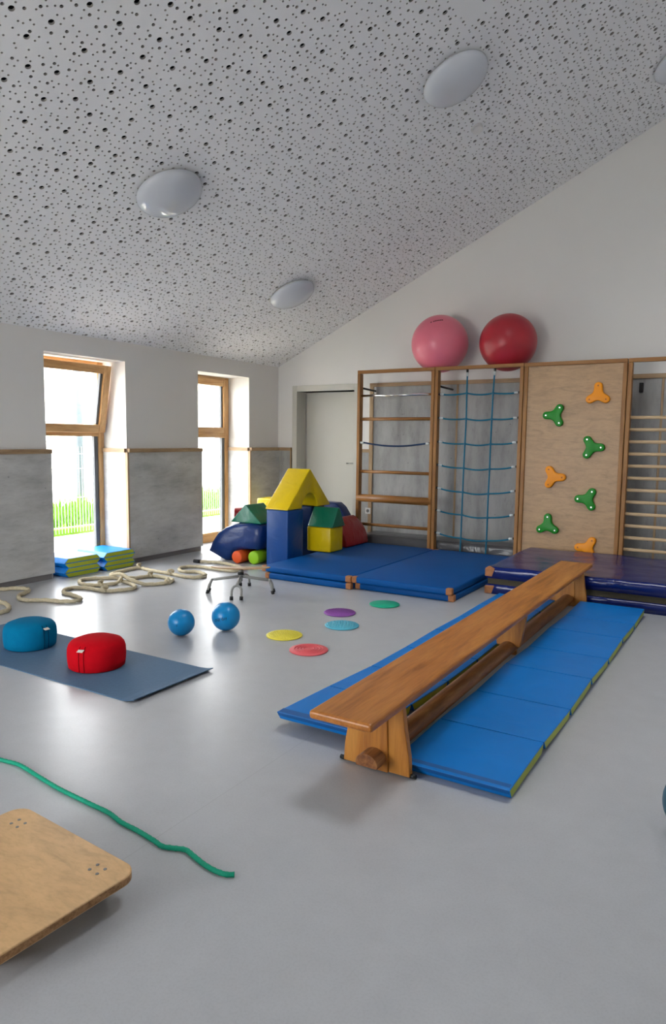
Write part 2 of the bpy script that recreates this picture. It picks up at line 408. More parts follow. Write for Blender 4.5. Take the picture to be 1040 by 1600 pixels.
# perforated sloping ceiling: every hole is cut, with its wall, above it black fleece
def ceiling():
    DEP = 0.014; C = 0.05
    U1 = (XRIDGE-XW)/CT                       # slope length
    nu, nv = int(5.9/CT/C), int(round((YB-1.3)/C))
    u0, v0 = 0.0, YB-nv*C
    iu, iv = np.meshgrid(np.arange(nu), np.arange(nv), indexing='ij')
    cu = u0+(iu+0.5)*C; cv = v0+(iv+0.5)*C
    X = XW+cu*CT
    inside = (X > SKX0) & (X < SKX1) & (cv > SKY0) & (cv < SKY1)
    mar = 0.13
    blank = (X > SKX0-mar) & (X < SKX1+mar) & (cv > SKY0-mar) & (cv < SKY1+mar) & ~inside
    # big holes well spread, then medium ones, small ones fill the rest
    typ = np.zeros((nu, nv), int)
    order = rng.permutation(nu*nv)
    def spread(mind, want, t):
        got = 0; occ = np.zeros((nu, nv), bool)
        r = int(mind)
        for k in order:
            i, j = divmod(int(k), nv)
            if typ[i, j] or occ[i, j]: continue
            typ[i, j] = t; got += 1
            i0, i1, j0, j1 = max(0, i-r), i+r+1, max(0, j-r), j+r+1
            ii, jj = np.ogrid[i0:min(i1, nu), j0:min(j1, nv)]
            occ[i0:i1, j0:j1] |= ((ii-i)**2+(jj-j)**2 <= mind*mind)
            if got >= want: break
    n = nu*nv
    spread(2.95, int(n*0.078), 2); order = rng.permutation(nu*nv); spread(1.4, int(n*0.18), 1)
    skip = rng.random((nu, nv)) < 0.04
    rad = np.choose(typ, [0.0064, 0.0102, 0.0172])
    hu = cu + (rng.random((nu, nv))-0.5)*2*(C/2-rad-0.0015)
    hv = cv + (rng.random((nu, nv))-0.5)*2*(C/2-rad-0.0015)
    cells = ~inside
    verts = []; faces = []; mats = []
    def W(u, v, h): return np.stack([XW+u*CT-h*ST, v, ZE+u*ST+h*CT], -1)
    # shared corner grid
    gu, gv = np.meshgrid(np.arange(nu+1), np.arange(nv+1), indexing='ij')
    G = W(u0+gu*C, v0+gv*C, np.zeros_like(gu, float)).reshape(-1, 3)
    verts.append(G); base = len(G)
    gid = lambda i, j: i*(nv+1)+j
    F4 = []; F3 = []; FW = []
    for t, K in ((0, 8), (1, 10), (2, 16)):
        sel = cells & ~blank & (typ == t) & ~(skip & (typ == 0))
        I, J = np.nonzero(sel); m = len(I)
        ang = (np.arange(K)+0.5)*2*np.pi/K
        cu_ = hu[sel][:, None]+rad[sel][:, None]*np.cos(ang); cv_ = hv[sel][:, None]+rad[sel][:, None]*np.sin(ang)
        lo = W(cu_, cv_, np.zeros_like(cu_)).reshape(-1, 3); hi = W(cu_, cv_, np.full_like(cu_, DEP)).reshape(-1, 3)
        verts += [lo, hi]
        L = base+np.arange(m*K).reshape(m, K); Hh = L+m*K; base += 2*m*K
        corner = np.stack([gid(I+1, J+1), gid(I, J+1), gid(I, J), gid(I+1, J)], 1)  # quadrants 0..3
        q = (np.floor(ang/(np.pi/2)).astype(int)) % 4
        for k in range(K):
            k2 = (k+1) % K
            FW.append(np.stack([L[:, k], Hh[:, k], Hh[:, k2], L[:, k2]], 1))
            F3.append(np.stack([L[:, k], L[:, k2], corner[:, q[k]]], 1))
            if q[k2] != q[k]:
                F3.append(np.stack([L[:, k2], corner[:, q[k2]], corner[:, q[k]]], 1))
    selb = (blank | (cells & skip & (typ == 0))) & cells
    I, J = np.nonzero(selb)
    F4.append(np.stack([gid(I, J), gid(I+1, J), gid(I+1, J+1), gid(I, J+1)], 1))
    F4 = np.concatenate(F4); F3 = np.concatenate(F3); FW = np.concatenate(FW)
    # plain remainder: towards the ridge, towards the camera, the other slope
    ue = u0+nu*C; ex = []
    def quad(a, b, c, d, mi): ex.append((np.array([a, b, c, d]), mi))
    def Q(ua, ub, va, vb, h=0.0, mi=0): quad(W(ua, va, h), W(ub, va, h), W(ub, vb, h), W(ua, vb, h), mi)
    Q(ue, U1, YF, YB, 0, 0); Q(0, ue, YF, v0, 0, 0)
    us0, us1 = (SKX0-XW)/CT, (SKX1-XW)/CT
    # black fleece above the holes, leaving the roof window free
    fv0 = v0
    for a in [(0, us0, fv0, YB), (us1, U1, fv0, YB), (us0, us1, fv0, SKY0), (us0, us1, SKY1, YB)]: Q(*a, DEP, 1)
    # outer roof skin
    for a in [(-0.6, us0, YF-0.4, YB+0.4), (us1, U1+0.1, YF-0.4, YB+0.4), (us0, us1, YF-0.4, SKY0), (us0, us1, SKY1, YB+0.4)]: Q(*a, 0.40, 0)
    quad(np.array([XRIDGE, YF, zc(XRIDGE)]), np.array([XR+0.1, YF, zc(XR+0.1)]), np.array([XR+0.1, YB, zc(XR+0.1)]), np.array([XRIDGE, YB, zc(XRIDGE)]), 0)
    quad(np.array([XRIDGE, YF-.4, zc(XRIDGE)+.44]), np.array([XR+0.6, YF-.4, zc(XR+0.6)+.44]), np.array([XR+0.6, YB+.4, zc(XR+0.6)+.44]), np.array([XRIDGE, YB+.4, zc(XRIDGE)+.44]), 0)
    # reveal of the roof window
    for (a, b) in [((us0, SKY0), (us1, SKY0)), ((us1, SKY0), (us1, SKY1)), ((us1, SKY1), (us0, SKY1)), ((us0, SKY1), (us0, SKY0))]:
        quad(W(a[0], a[1], 0.0), W(b[0], b[1], 0.0), W(b[0], b[1], 0.42), W(a[0], a[1], 0.42), 0)
    exv = np.concatenate([e[0] for e in ex]); exf = base+np.arange(len(exv)).reshape(-1, 4); verts.append(exv)
    V = np.concatenate(verts)
    loops = np.concatenate([F4.ravel(), FW.ravel(), F3.ravel(), exf.ravel()])
    cnt = np.concatenate([np.full(len(F4)+len(FW), 4), np.full(len(F3), 3), np.full(len(exf), 4)])
    mi = np.concatenate([np.zeros(len(F4), int), np.full(len(FW), 2), np.zeros(len(F3), int), np.array([e[1] for e in ex])])
    me = bpy.data.meshes.new('ceiling')
    me.vertices.add(len(V)); me.vertices.foreach_set('co', V.ravel())
    me.loops.add(len(loops)); me.loops.foreach_set('vertex_index', loops.astype(np.int32))
    me.polygons.add(len(cnt)); st = np.concatenate([[0], np.cumsum(cnt)[:-1]])
    me.polygons.foreach_set('loop_start', st.astype(np.int32)); me.polygons.foreach_set('loop_total', cnt.astype(np.int32))
    me.materials.append(M['ceiling']); me.materials.append(M['fleece']); me.materials.append(M['core'])
    me.polygons.foreach_set('material_index', mi.astype(np.int32))
    me.polygons.foreach_set('use_smooth', np.zeros(len(cnt), bool)); me.update()
    o = bpy.data.objects.new('ceiling', me); COL.objects.link(o)
    tag(o, 'sloping white acoustic ceiling scattered with round holes of three sizes', 'ceiling', kind='structure')
ceiling()
def onroof(x, y, h=0.0): return Vector((x-h*ST, y, ZE+SL*(x-XW)+h*CT))
RM = Matrix.Rotation(-TH, 3, 'Y')    # local z -> roof normal
# roof window frame and pane
sk = thing('window_3', onroof(SKX0, SKY1), 'bright roof window cut into the sloping ceiling, its corner at the top edge', 'window', kind='structure')
def roofbox(name, mat, u0, u1, v0, v1, h0, h1, parent):
    m = box(u0, u1, v0, v1, h0, h1); m.v = [tuple(Vector((XW+u*CT-h*ST, v, ZE+u*ST+h*CT))) for u, v, h in m.v]
    return build(m, name, mat, parent)
ua, ub = (SKX0-XW)/CT, (SKX1-XW)/CT
for nm, a in (('frame_rail', (ua, ub, SKY0, SKY0+0.06)), ('frame_rail', (ua, ub, SKY1-0.06, SKY1)), ('frame_stile', (ua, ua+0.06, SKY0+0.06, SKY1-0.06)), ('frame_stile', (ub-0.06, ub, SKY0+0.06, SKY1-0.06))):
    roofbox(nm, 'white_plastic', *a, 0.34, 0.40, sk)
roofbox('pane', 'glass', ua+0.06, ub-0.06, SKY0+0.06, SKY1-0.06, 0.365, 0.371, sk)

# concrete-look wainscot with oak ledges, children of their walls
PT = 0.03; ZL0, ZL1 = 1.208, 1.25; KZ = 0.055
def wains(y0, y1, over0, over1):
    build(box(XW+0.001, XW+PT, y0-over0, y1+over1, KZ, ZL0), 'wainscot_panel', 'concrete_h', wall_l, 0.002, 1)
    build(box(XW+0.001, XW+PT+0.014, y0-over0, y1+over1, ZL0, ZL1), 'ledge', 'trim', wall_l, 0.003, 1)
segs = [(YF, WIN[0][0], 0, 0.033), (WIN[0][1], WIN[1][0], 0.0, 0.033), (WIN[1][1], YB, 0.0, 0)]
for a in segs: wains(*a)
for i, a in enumerate(segs):
    k = build(box(XW+0.001, XW+0.012, a[0], a[1]+a[3]*0.3, 0, KZ-0.001), 'baseboard_left', 'kick'); tag(k, ['recessed dark plinth under the panel left of the tilted window', 'recessed dark plinth under the panel between the windows', 'recessed dark plinth hidden behind the soft blocks'][i], 'baseboard', kind='structure')
for a, b in WIN:      # far reveal: panel, ledge, oak corner strip
    build(box(XW-REV, XW-0.001, b-0.018, b-0.001, 0.0, ZL0), 'reveal_panel', 'concrete_h', wall_l)
    build(box(XW-REV, XW-0.001, b-0.034, b-0.001, ZL0, ZL1), 'reveal_ledge', 'trimx', wall_l)
    build(box(XW-0.001, XW+PT+0.004, b-0.022, b-0.001, 0.0, ZL0), 'corner_strip', 'trimz', wall_l)
    build(box(XW-REV, XW-0.001, a+0.001, a+0.033, 0.0, ZL0), 'reveal_panel', 'concrete_h', wall_l)
    build(box(XW-REV, XW-0.001, a+0.001, a+0.033, ZL0, ZL1), 'reveal_ledge', 'trimx', wall_l)
# gable wall: low panel beside the corner, low panel right of the door, tall panels behind the frames
PB = YB-0.02
def bpanel(x0, x1, z0, z1): build(box(x0, x1, PB, YB-0.001, z0, z1), 'wall_panel', 'concrete_v', wall_b, 0.0015, 1)
bpanel(XW+PT, -5.515, 0.0, ZL0); build(box(XW+PT, -5.515, PB-0.014, YB-0.001, ZL0, ZL1), 'ledge', 'trimx', wall_b)
build(box(-5.535, -5.515, PB-0.006, YB-0.001, 0.0, ZL0), 'corner_strip', 'trimz', wall_b)
bpanel(-4.455, -4.29, 0.0, ZL0); build(box(-4.455, -4.29, PB-0.014, YB-0.001, ZL0, ZL1), 'ledge', 'trimx', wall_b)
seams = [-4.25, -3.105, -1.985, -0.865, 0.255]
for a, b in zip(seams[:-1], seams[1:]): bpanel(a+0.012, b-0.012, 0.0, 2.045)
for x in seams[1:]: build(box(x-0.011, x+0.011, PB-0.002, YB-0.001, 0.0, 2.045), 'joint_strip', 'trimz', wall_b)
build(box(-4.29, -4.239, PB-0.012, YB-0.001, 0.0, 2.045), 'edge_strip', 'trimz', wall_b)
build(box(-4.29, 0.3, PB-0.016, YB-0.001, 2.046, 2.092), 'top_ledge', 'trimx', wall_b)

# windows of the left wall
def window(idx, y0, y1, tilt, label):
    t = thing('window_%d' % idx, (XW-REV, (y0+y1)/2, 0), label, 'window', kind='structure')
    X0, X1 = XW-REV-0.07, XW-REV; fwid = 0.075; zt = ZWT; zt0, zt1 = 1.375, 1.455
    build(box(X0, X1, y0, y0+fwid, 0.0, zt), 'frame_stile', 'win', t, 0.004, 1)
    build(box(X0, X1, y1-fwid, y1, 0.0, zt), 'frame_stile', 'win', t, 0.004, 1)
    build(box(X0, X1, y0+fwid, y1-fwid, zt-0.075, zt), 'frame_head', 'winy', t, 0.004, 1)
    build(box(X0, X1+0.004, y0+fwid, y1-fwid, zt0, zt1), 'transom', 'winy', t, 0.004, 1)
    build(box(X0, X1, y0+fwid, y1-fwid, 0.0, 0.125), 'bottom_rail', 'winy', t, 0.004, 1)
    gl_ = box(X0+0.015, X0+0.055, y0+fwid, y0+fwid+0.05, 0.125, zt0); gl_.box(X0+0.015, X0+0.055, y1-fwid-0.05, y1-fwid, 0.125, zt0)
    build(gl_, 'gasket', 'gasket', t)
    build(box(X0+0.03, X0+0.036, y0+fwid, y1-fwid, 0.125, zt0), 'pane', 'glass', t)
    # upper sash, hinged at its bottom
    z0, z1 = zt1-0.03, zt-0.03; a0, a1 = y0+0.03, y1-0.03; sw = 0.085; sx0, sx1 = X1-0.01, X1+0.055
    ang = math.radians(9.5) if tilt else 0.0
    piv = Vector((sx0, 0, z0)); Rr = Matrix.Rotation(ang, 3, 'Y')
    def sb(n, mat, *a, bev=0.004, par=t):
        m = box(*a); m.v = [tuple(Rr @ (Vector(p)-piv) + piv) for p in m.v]; return build(m, n, mat, par, bev, 1)
    if not tilt: sx0, sx1 = X1-0.05, X1+0.015
    piv = Vector((sx0, 0, z0))
    s_ = sb('sash_stile', 'win', sx0, sx1, a0, a0+sw, z0, z1); sb('sash_stile', 'win', sx0, sx1, a1-sw, a1, z0, z1)
    sb('sash_rail', 'winy', sx0, sx1, a0+sw, a1-sw, z0, z0+sw); sb('sash_rail', 'winy', sx0, sx1, a0+sw, a1-sw, z1-sw, z1)
    sb('gasket', 'gasket', sx0+0.005, sx0+0.04, a1-sw-0.03, a1-sw, z0+sw, z1-sw, bev=0)
    sb('pane', 'glass', sx0+0.02, sx0+0.026, a0+sw, a1-sw, z0+sw, z1-sw, bev=0)
    return t
window(1, *WIN[0], True, 'wooden floor-length window with its upper sash tilted open')
window(2, *WIN[1], False, 'wooden floor-length window with its upper sash shut, nearest the room corner')

# door
d = thing('door_1', ((DX0+DX1)/2, YB+0.15, 0), 'off-white door in a deep frame in the room corner', 'door', kind='structure')
build(box(-5.506, DX0, YB-0.018, YB+0.25, 0, 2.095), 'frame_jamb', 'door', d, 0.003, 1)
build(box(DX1, -4.462, YB-0.018, YB+0.25, 0, 2.095), 'frame_jamb', 'door', d, 0.003, 1)
build(box(DX0, DX1, YB-0.018, YB+0.25, DZ, 2.095), 'frame_head', 'door', d, 0.003, 1)
lf = build(box(DX0+0.003, DX1-0.003, YB+0.215, YB+0.255, 0.004, DZ-0.002), 'leaf', 'door', d, 0.003, 1)
build(box(DX0, DX1, YB+0.256, YB+0.29, 0, DZ+0.01), 'light_stop', 'door', d)  # unseen sheet added behind the leaf to stop daylight leaking past it
build(box(DX0+0.001, DX0+0.012, YB+0.20, YB+0.2145, 0.008, DZ-0.03), 'hinge_rail', 'steel', d)
hm = MB(); hm.tube([(DX1-0.08, YB+0.215, 1.05), (DX1-0.08, YB+0.16, 1.05), (DX1-0.20, YB+0.155, 1.05)], 0.01, 8)
hm.box(DX1-0.10, DX1-0.06, YB+0.208, YB+0.215, 0.95, 1.12); build(hm, 'handle', 'steel', lf)

# socket
c = ony(575, 798, PB)
so = thing('power_socket', (c.x, PB, c.z-0.04), 'white square power socket low on the wall behind the ladder frame', 'socket')
pl = build(box(c.x-0.04, c.x+0.04, PB-0.014, PB, c.z-0.04, c.z+0.04), 'cover_plate', 'white_plastic', so, 0.004, 2)
build(MB().lathe([(0.021, 0), (0.021, 0.004)], (c.x, PB-0.0145, c.z), 20, Matrix.Rotation(math.pi/2, 3, 'X')), 'socket_well', 'socket_dark', so)

# ceiling lamps and smoke detector
def lamp(px, py, label, r=0.255):
    d_ = ray(px, py); t_ = (ZE-SL*XW-EYE)/(d_[2]-SL*d_[0]); p = Vector((t_*d_[0], t_*d_[1], EYE+t_*d_[2]))
    t = thing('ceiling_lamp', p, label, 'ceiling lamp', 'round dome lamps on the sloping ceiling')
    build(MB().lathe([(r*0.90, 0.0), (r*0.92, -0.02), (r*0.92, -0.028)], p, 48, RM), 'base_ring', 'white_plastic', t)
    prof = [(r, -0.022)] + [(r*math.cos(a), -0.028-0.10*math.sin(a)) for a in np.linspace(0, math.pi/2, 14)]
    build(MB().lathe(prof, p, 56, RM), 'dome', 'dome', t)
lamp(263, 297, 'white dome lamp on the ceiling above the near tilted window, left of the others')
lamp(709, 119, 'white dome lamp high on the ceiling, beside the smoke detector')
lamp(455, 456, 'smallest-looking white dome lamp low on the ceiling near the room corner')
lamp(1066, 88, 'white dome lamp cut off by the right edge of the picture')
d_ = ray(744, 199); t_ = (ZE-SL*XW-EYE)/(d_[2]-SL*d_[0]); p = Vector((t_*d_[0], t_*d_[1], EYE+t_*d_[2]))
sd = thing('smoke_detector', p, 'small white round smoke detector on the ceiling', 'smoke detector')
build(MB().lathe([(0.052, 0), (0.052, -0.014)], p, 28, RM), 'base', 'white_plastic', sd)
build(MB().lathe([(0.046, -0.014), (0.045, -0.034), (0.038, -0.042), (0.0, -0.044)], p, 28, RM), 'cap', 'white_plastic', sd)

# ================================================================== climbing frames
FY0, FY1, FT = 7.49, 7.57, 2.205
FX = [-4.195, -3.185, -2.165, -1.135, -0.115]
PW = 0.04
def frame_root(i, name, label):
    x0, x1 = FX[i]+0.003, FX[i+1]-0.003
    t = thing(name, ((x0+x1)/2, FY0, 0), label, 'climbing frame', 'climbing frames along the gable wall')
    build(box(x0, x0+PW, FY0, FY1, 0, FT-0.04), 'post', 'frame', t, 0.005, 2)
    build(box(x1-PW, x1, FY0, FY1, 0, FT-0.04), 'post', 'frame', t, 0.005, 2)
    build(box(x0, x1, FY0, FY0+0.045, FT-0.04, FT), 'top_rail', 'framex', t, 0.005, 2)
    return t, x0+PW, x1-PW
def rungs(t, x0, x1, zs, r, mat, name='rung'):
    yc = (FY0+FY1)/2; first = None
    for z in zs:
        if first is None:
            first = build(MB().tube([(x0-0.005, yc, z), (x1+0.005, yc, z)], r, 14), name, mat, t); fz = z
        else: dup(first, t, (0, 0, z-fz))
yc = (FY0+FY1)/2
# A: mixed ladder
t, a, b = frame_root(0, 'ladder_frame', 'wooden ladder frame with rungs, a metal bar and a slack rope, beside the door')
rungs(t, a, b, [1.622, 0.986, 0.338], 0.019, 'framex')
rungs(t, a, b, [1.903], 0.014, 'chrome', 'metal_bar')
bm_ = MB(); prof = [(yc+0.055*math.cos(k*math.pi/8), 0.66+0.047*math.sin(k*math.pi/8)) for k in range(16)]
bm_.prism(prof, 'x', a-0.03, b+0.03, smooth=True); build(bm_, 'thick_beam', 'framex', t)
sag = [(a+(b-a)*k/16, FY0+0.02, 1.345-0.045*math.sin(math.pi*k/16)) for k in range(17)]
rp = build(MB().tube(sag, 0.010, 8), 'slack_rope', 'net_dark', t)
for x, s in ((a+0.03, 1), (b-0.03, -1)):
    build(MB().tube([(x-0.022, FY0+0.02, 1.345-0.008), (x+0.022, FY0+0.02, 1.345-0.010)], 0.015, 8), 'rope_clip', 'clip', rp)
for bx, fx in ((-4.205, a-0.02),):
    build(MB().tube([(fx, FY1, 2.0), (bx, PB, 1.99)], 0.012, 6), 'bracket_arm', 'black', t)
    build(box(bx-0.012, bx+0.012, PB-0.02, PB, 1.94, 2.04), 'bracket_plate', 'steel', t)
# B: net
t, a, b = frame_root(1, 'net_frame', 'wooden frame holding a petrol-blue climbing net')
NR = [((688,616),(729,614.5),(770,614.5),(813,613)), ((689,653),(728,654.5),(768,655),(812,652.5)), ((687,690),(726,693.5),(766,694),(810,691)),
      ((686.5,726),(724,731.5),(764.5,733),(808,729)), ((686,762),(722.5,769),(762.5,771.5),(806.5,767)), ((684.5,797),(721,804.5),(761,809),(804.5,804.5)), ((684,832),(719.5,841),(759.5,845),(803,841.5))]
NY = yc-0.005
G = [[ony(px, py, NY) for px, py in r] for r in NR]
for r in G:
    r[0].x = a-0.002; r[3].x = b+0.002
net = []
for r in G:
    path = []
    for p, q, sg in ((r[0], r[1], 0.012), (r[1], r[2], 0.016), (r[2], r[3], 0.010)):
        for k in range(8):
            f = k/8; v = p.lerp(q, f); v.z -= sg*math.sin(math.pi*f); path.append(v)
    path.append(r[3])
    o = build(MB().tube(path, 0.009, 8), 'net_rope', 'net', t)
    for p, q in ((r[0], r[1]), (r[3], r[2])):
        u = (q-p).normalized()
        build(MB().tube([p+u*0.02, p+u*0.065], 0.014, 8), 'rope_clip', 'clip', o)
        build(MB().tube([p, p+u*0.022], 0.013, 8), 'rope_end', 'black', o)
    for j in (1, 2): build(MB().sphere(r[j], 0.017, 12, 8), 'net_knot', 'knot', o)
for j, tx in ((1, (730, 580)), (2, (773, 578))):
    top = ony(*tx, NY); top.z = FT-0.04
    bot = Vector((G[-1][j].x-0.005, NY, 0.1))
    path = spline([top]+[r[j] for r in G]+[bot], 6)
    o = build(MB().tube(path, 0.009, 8), 'net_rope', 'net', t)
    build(MB().tube([top-Vector((0, 0, 0.03)), top-Vector((0, 0, 0.075))], 0.014, 8), 'rope_clip', 'clip', o)
    build(MB().tube([top, top-Vector((0, 0, 0.032))], 0.014, 8), 'rope_end', 'black', o)
for bx, fx in ((-3.19+0.02, a-0.02), (-2.17, b+0.02)):
    build(MB().tube([(fx, FY1, 1.995), (bx, PB, 1.985)], 0.012, 6), 'bracket_arm', 'black', t)
# C: climbing wall
t, a, b = frame_root(2, 'climbing_wall', 'plywood climbing wall in a wooden frame with orange and green holds')
pn = build(box(a, b, FY0+0.02, FY0+0.045, 0.0, FT-0.04), 'plywood_panel', 'ply', t)
def hold_poly(ang0):
    P = []; L, rl = 0.088, 0.040
    for k in range(3):
        a_ = ang0+k*2*math.pi/3
        for j in range(-4, 5):
            g = a_+j*math.pi/8*0.92
            P.append((L*math.cos(a_)+rl*math.cos(g), L*math.sin(a_)+rl*math.sin(g)))
        w_ = a_+math.pi/3     # waist between two arms
        P.append((0.064*math.cos(w_-0.34), 0.064*math.sin(w_-0.34))); P.append((0.055*math.cos(w_), 0.055*math.sin(w_))); P.append((0.064*math.cos(w_+0.34), 0.064*math.sin(w_+0.34)))
    return P
hy = FY0+0.02
for (px, py), col, ang in [((934,617),'o',90), ((867,649),'g',180), ((924,699),'g',0), ((864,745.5),'o',0), ((917,780),'g',180), ((855,821),'g',90), ((917,856),'o',180)]:
    cpt = ony(px, py, hy-0.02); a0 = math.radians(ang)
    m = MB(); m.prism([(cpt.x+u, cpt.z+v) for u, v in hold_poly(a0)], 'y', hy-0.042, hy)
    h = build(m, 'hold', 'hold_'+col, pn, 0.010, 3, shade=True)
    for k in range(3):
        q = a0+k*2*math.pi/3
        build(MB().lathe([(0.0075, 0), (0.0075, 0.003)], (cpt.x+0.092*math.cos(q), hy-0.0425, cpt.z+0.092*math.sin(q)), 12, Matrix.Rotation(math.pi/2, 3, 'X')), 'bolt', 'bolt_r' if col == 'o' else 'steel', t)
# D: wall bars
t, a, b = frame_root(3, 'wall_bars', 'wooden wall bars with many thin rungs at the right edge of the picture')
rungs(t, a, b, [1.625-0.1205*k for k in range(13)], 0.0165, 'rung')
build(box(a+0.005, a+0.04, PB-0.05, PB, 1.90, 2.0), 'bracket_plate', 'black', t)

# exercise balls on the top rails, leaning on the wall
def ball_on_rail(px, r, mat, name, label, flat=0.0):
    y = YB-r-0.002
    z = FT+math.sqrt(max(r*r-(y-FY0-0.045)**2, 0.01))-flat
    x = ony(px, 532, y).x
    o = build(MB().sphere((x, y, z), r, 64, 32), name, mat); return o, Vector((x, y, z))
pk, pc = ball_on_rail(687, 0.328, 'ball_pink', 'exercise_ball', '')
tag(pk, 'large pink exercise ball on top of the frames against the wall', 'exercise ball', 'exercise balls on the frames')
rd, rc = ball_on_rail(793.5, 0.312, 'ball_red', 'exercise_ball', '', 0.0)
tag(rd, 'large dark red exercise ball on top of the net frame', 'exercise ball', 'exercise balls on the frames')
def on_sphere(c, r, ob, name, mat, dirv, tang, parts):
    """flat lettering shapes (u,v polygons in metres) wrapped on a ball"""
    n = Vector(dirv).normalized(); u = (Vector(tang)-n*Vector(tang).dot(n)).normalized(); v = n.cross(u)
    m = MB()
    for poly in parts:
        lo = []; 
        for (a, b) in poly:
            q = (n*r+u*a+v*b).normalized(); lo.append(Vector(c)+q*(r+0.0008))
        m.add(lo, [list(range(len(lo)))])
    return build(m, name, mat, ob)
# illegible dark lettering on the pink ball
dv = Vector(ray(682, 501)); pt = None
def hit(c, r, px, py):
    d_ = Vector(ray(px, py)).normalized(); o_ = Vector((0, 0, EYE)); oc = o_-Vector(c)
    bq = oc.dot(d_); disc = bq*bq-(oc.length_squared-r*r); return o_+d_*(-bq-math.sqrt(max(disc, 0)))
h0, h1 = hit(pc, 0.328, 672, 504), hit(pc, 0.328, 692, 500)
mid = (h0+h1)/2-pc; L_ = (h1-h0).length
parts = []
xs = [(-0.50, -0.40), (-0.28, -0.16), (-0.14, -0.03), (-0.01, 0.10), (0.12, 0.23), (0.25, 0.36), (0.38, 0.5)]
for x0, x1 in xs: parts.append([(x0*L_, -0.009), (x1*L_, -0.009), (x1*L_, 0.009), (x0*L_, 0.009)])
on_sphere(pc, 0.328, pk, 'printed_lettering', 'print_red', mid, h1-h0, parts)

# ================================================================== mats under the frames
def rot_about(mb, c, ang):
    Rz = Matrix.Rotation(ang, 3, 'Z'); c = Vector(c)
    mb.v = [tuple(Rz @ (Vector(p)-c)+c) for p in mb.v]; return mb
def judo(x0, x1, y0, y1, z0, z1, label, ang=0.0):
    cx, cy = (x0+x1)/2, (y0+y1)/2
    t = thing('gym_mat', (cx, cy, z0), label, 'gym mat', 'blue gym mats stacked in front of the frames')
    build(rot_about(box(x0, x1, y0, y1, z0, z1), (cx, cy, 0), ang), 'cover', 'judo', t, 0.014, 3, shade=True)
    for (sx, sy) in ((0, 0), (1, 0), (0, 1), (1, 1)):
        xa, xb = (x0-0.003, x0+0.055) if sx == 0 else (x1-0.055, x1+0.003)
        ya, yb = (y0-0.003, y0+0.055) if sy == 0 else (y1-0.055, y1+0.003)
        build(rot_about(box(xa, xb, ya, yb, z0-0.0 if z0 == 0 else z0-0.001, z1+0.002), (cx, cy, 0), ang), 'leather_corner', 'leather', t, 0.012, 2)
judo(-4.075, -3.105, 5.475, 7.455, 0, 0.058, 'lower blue gym mat of the stack beside the soft blocks')
judo(-3.095, -2.13, 5.545, 7.455, 0, 0.058, 'lower blue gym mat of the stack beside the crash mat')
judo(-4.125, -3.115, 5.485, 7.465, 0.064, 0.122, 'upper blue gym mat, carrying the yellow cube and red half-round block')
judo(-3.108, -2.135, 5.50, 7.465, 0.064, 0.122, 'upper blue gym mat in front of the net frame', 0.0)
gmt = build(box(-4.18, -2.1, 7.575, 7.975, 0.0, 0.205), 'grey_mat', 'grey_mat', None, 0.04, 4, shade=True)
tag(gmt, 'creased dark grey vinyl mat lying between the frames and the wall', 'gym mat')
# crash mat
cm = thing('crash_mat', (-1.0, 6.75, 0), 'thick glossy navy crash mat with an olive middle band', 'crash mat')
CX0, CX1, CY0, CY1 = -2.03, 0.35, 6.06, 7.45
def soft_slab(x0, x1, y0, y1, z0, z1, nx, ny, amp, bev):
    """slab with a slightly uneven, wrinkled top"""
    m = MB(); 
    xs = np.linspace(x0, x1, nx); ysv = np.linspace(y0, y1, ny)
    top = [[(x, y, z1 + amp*(math.sin(x*7.3+y*3.1)*0.4+math.sin(x*17+y*11+1.3)*0.25+math.sin(y*23-x*5)*0.2)) for y in ysv] for x in xs]
    vs = [p for r in top for p in r]; n0 = len(vs)
    fs = [(i*ny+j, (i+1)*ny+j, (i+1)*ny+j+1, i*ny+j+1) for i in range(nx-1) for j in range(ny-1)]
    ring = [(i, 0) for i in range(nx)]+[(nx-1, j) for j in range(1, ny)]+[(i, ny-1) for i in range(nx-2, -1, -1)]+[(0, j) for j in range(ny-2, 0, -1)]
    cxm, cym = (x0+x1)/2, (y0+y1)/2
    k = len(ring)
    # rounded shoulder, wall and bottom
    for (i, j) in ring:
        p = top[i][j]; dx = 1 if i == nx-1 else (-1 if i == 0 else 0); dy = 1 if j == ny-1 else (-1 if j == 0 else 0)
        vs.append((p[0]+dx*bev*0.7, p[1]+dy*bev*0.7, p[2]-bev*0.3))
    for (i, j) in ring:
        p = top[i][j]; dx = 1 if i == nx-1 else (-1 if i == 0 else 0); dy = 1 if j == ny-1 else (-1 if j == 0 else 0)
        vs.append((p[0]+dx*bev, p[1]+dy*bev, p[2]-bev))
    for (i, j) in ring:
        p = top[i][j]; dx = 1 if i == nx-1 else (-1 if i == 0 else 0); dy = 1 if j == ny-1 else (-1 if j == 0 else 0)
        vs.append((p[0]+dx*bev*0.9, p[1]+dy*bev*0.9, z0))
    rid = [i*ny+j for i, j in ring]
    lay = [rid, [n0+q for q in range(k)], [n0+k+q for q in range(k)], [n0+2*k+q for q in range(k)]]
    for A, B in zip(lay[:-1], lay[1:]):
        for q in range(k): fs.append((A[q], A[(q+1) % k], B[(q+1) % k], B[q]))
    fs.append(lay[-1])
    return m.add(vs, fs, 0, True)
build(soft_slab(CX0+0.02, CX1-0.02, CY0+0.02, CY1-0.02, 0.0, 0.088, 24, 16, 0.0, 0.02), 'lower_layer', 'navy_mat', cm)
build(box(CX0+0.018, CX1-0.018, CY0+0.018, CY1-0.018, 0.0885, 0.142), 'middle_band', 'olive', cm)
build(soft_slab(CX0+0.03, CX1-0.03, CY0+0.03, CY1-0.03, 0.1425, 0.248, 60, 36, 0.007, 0.028), 'upper_layer', 'navy_mat', cm)
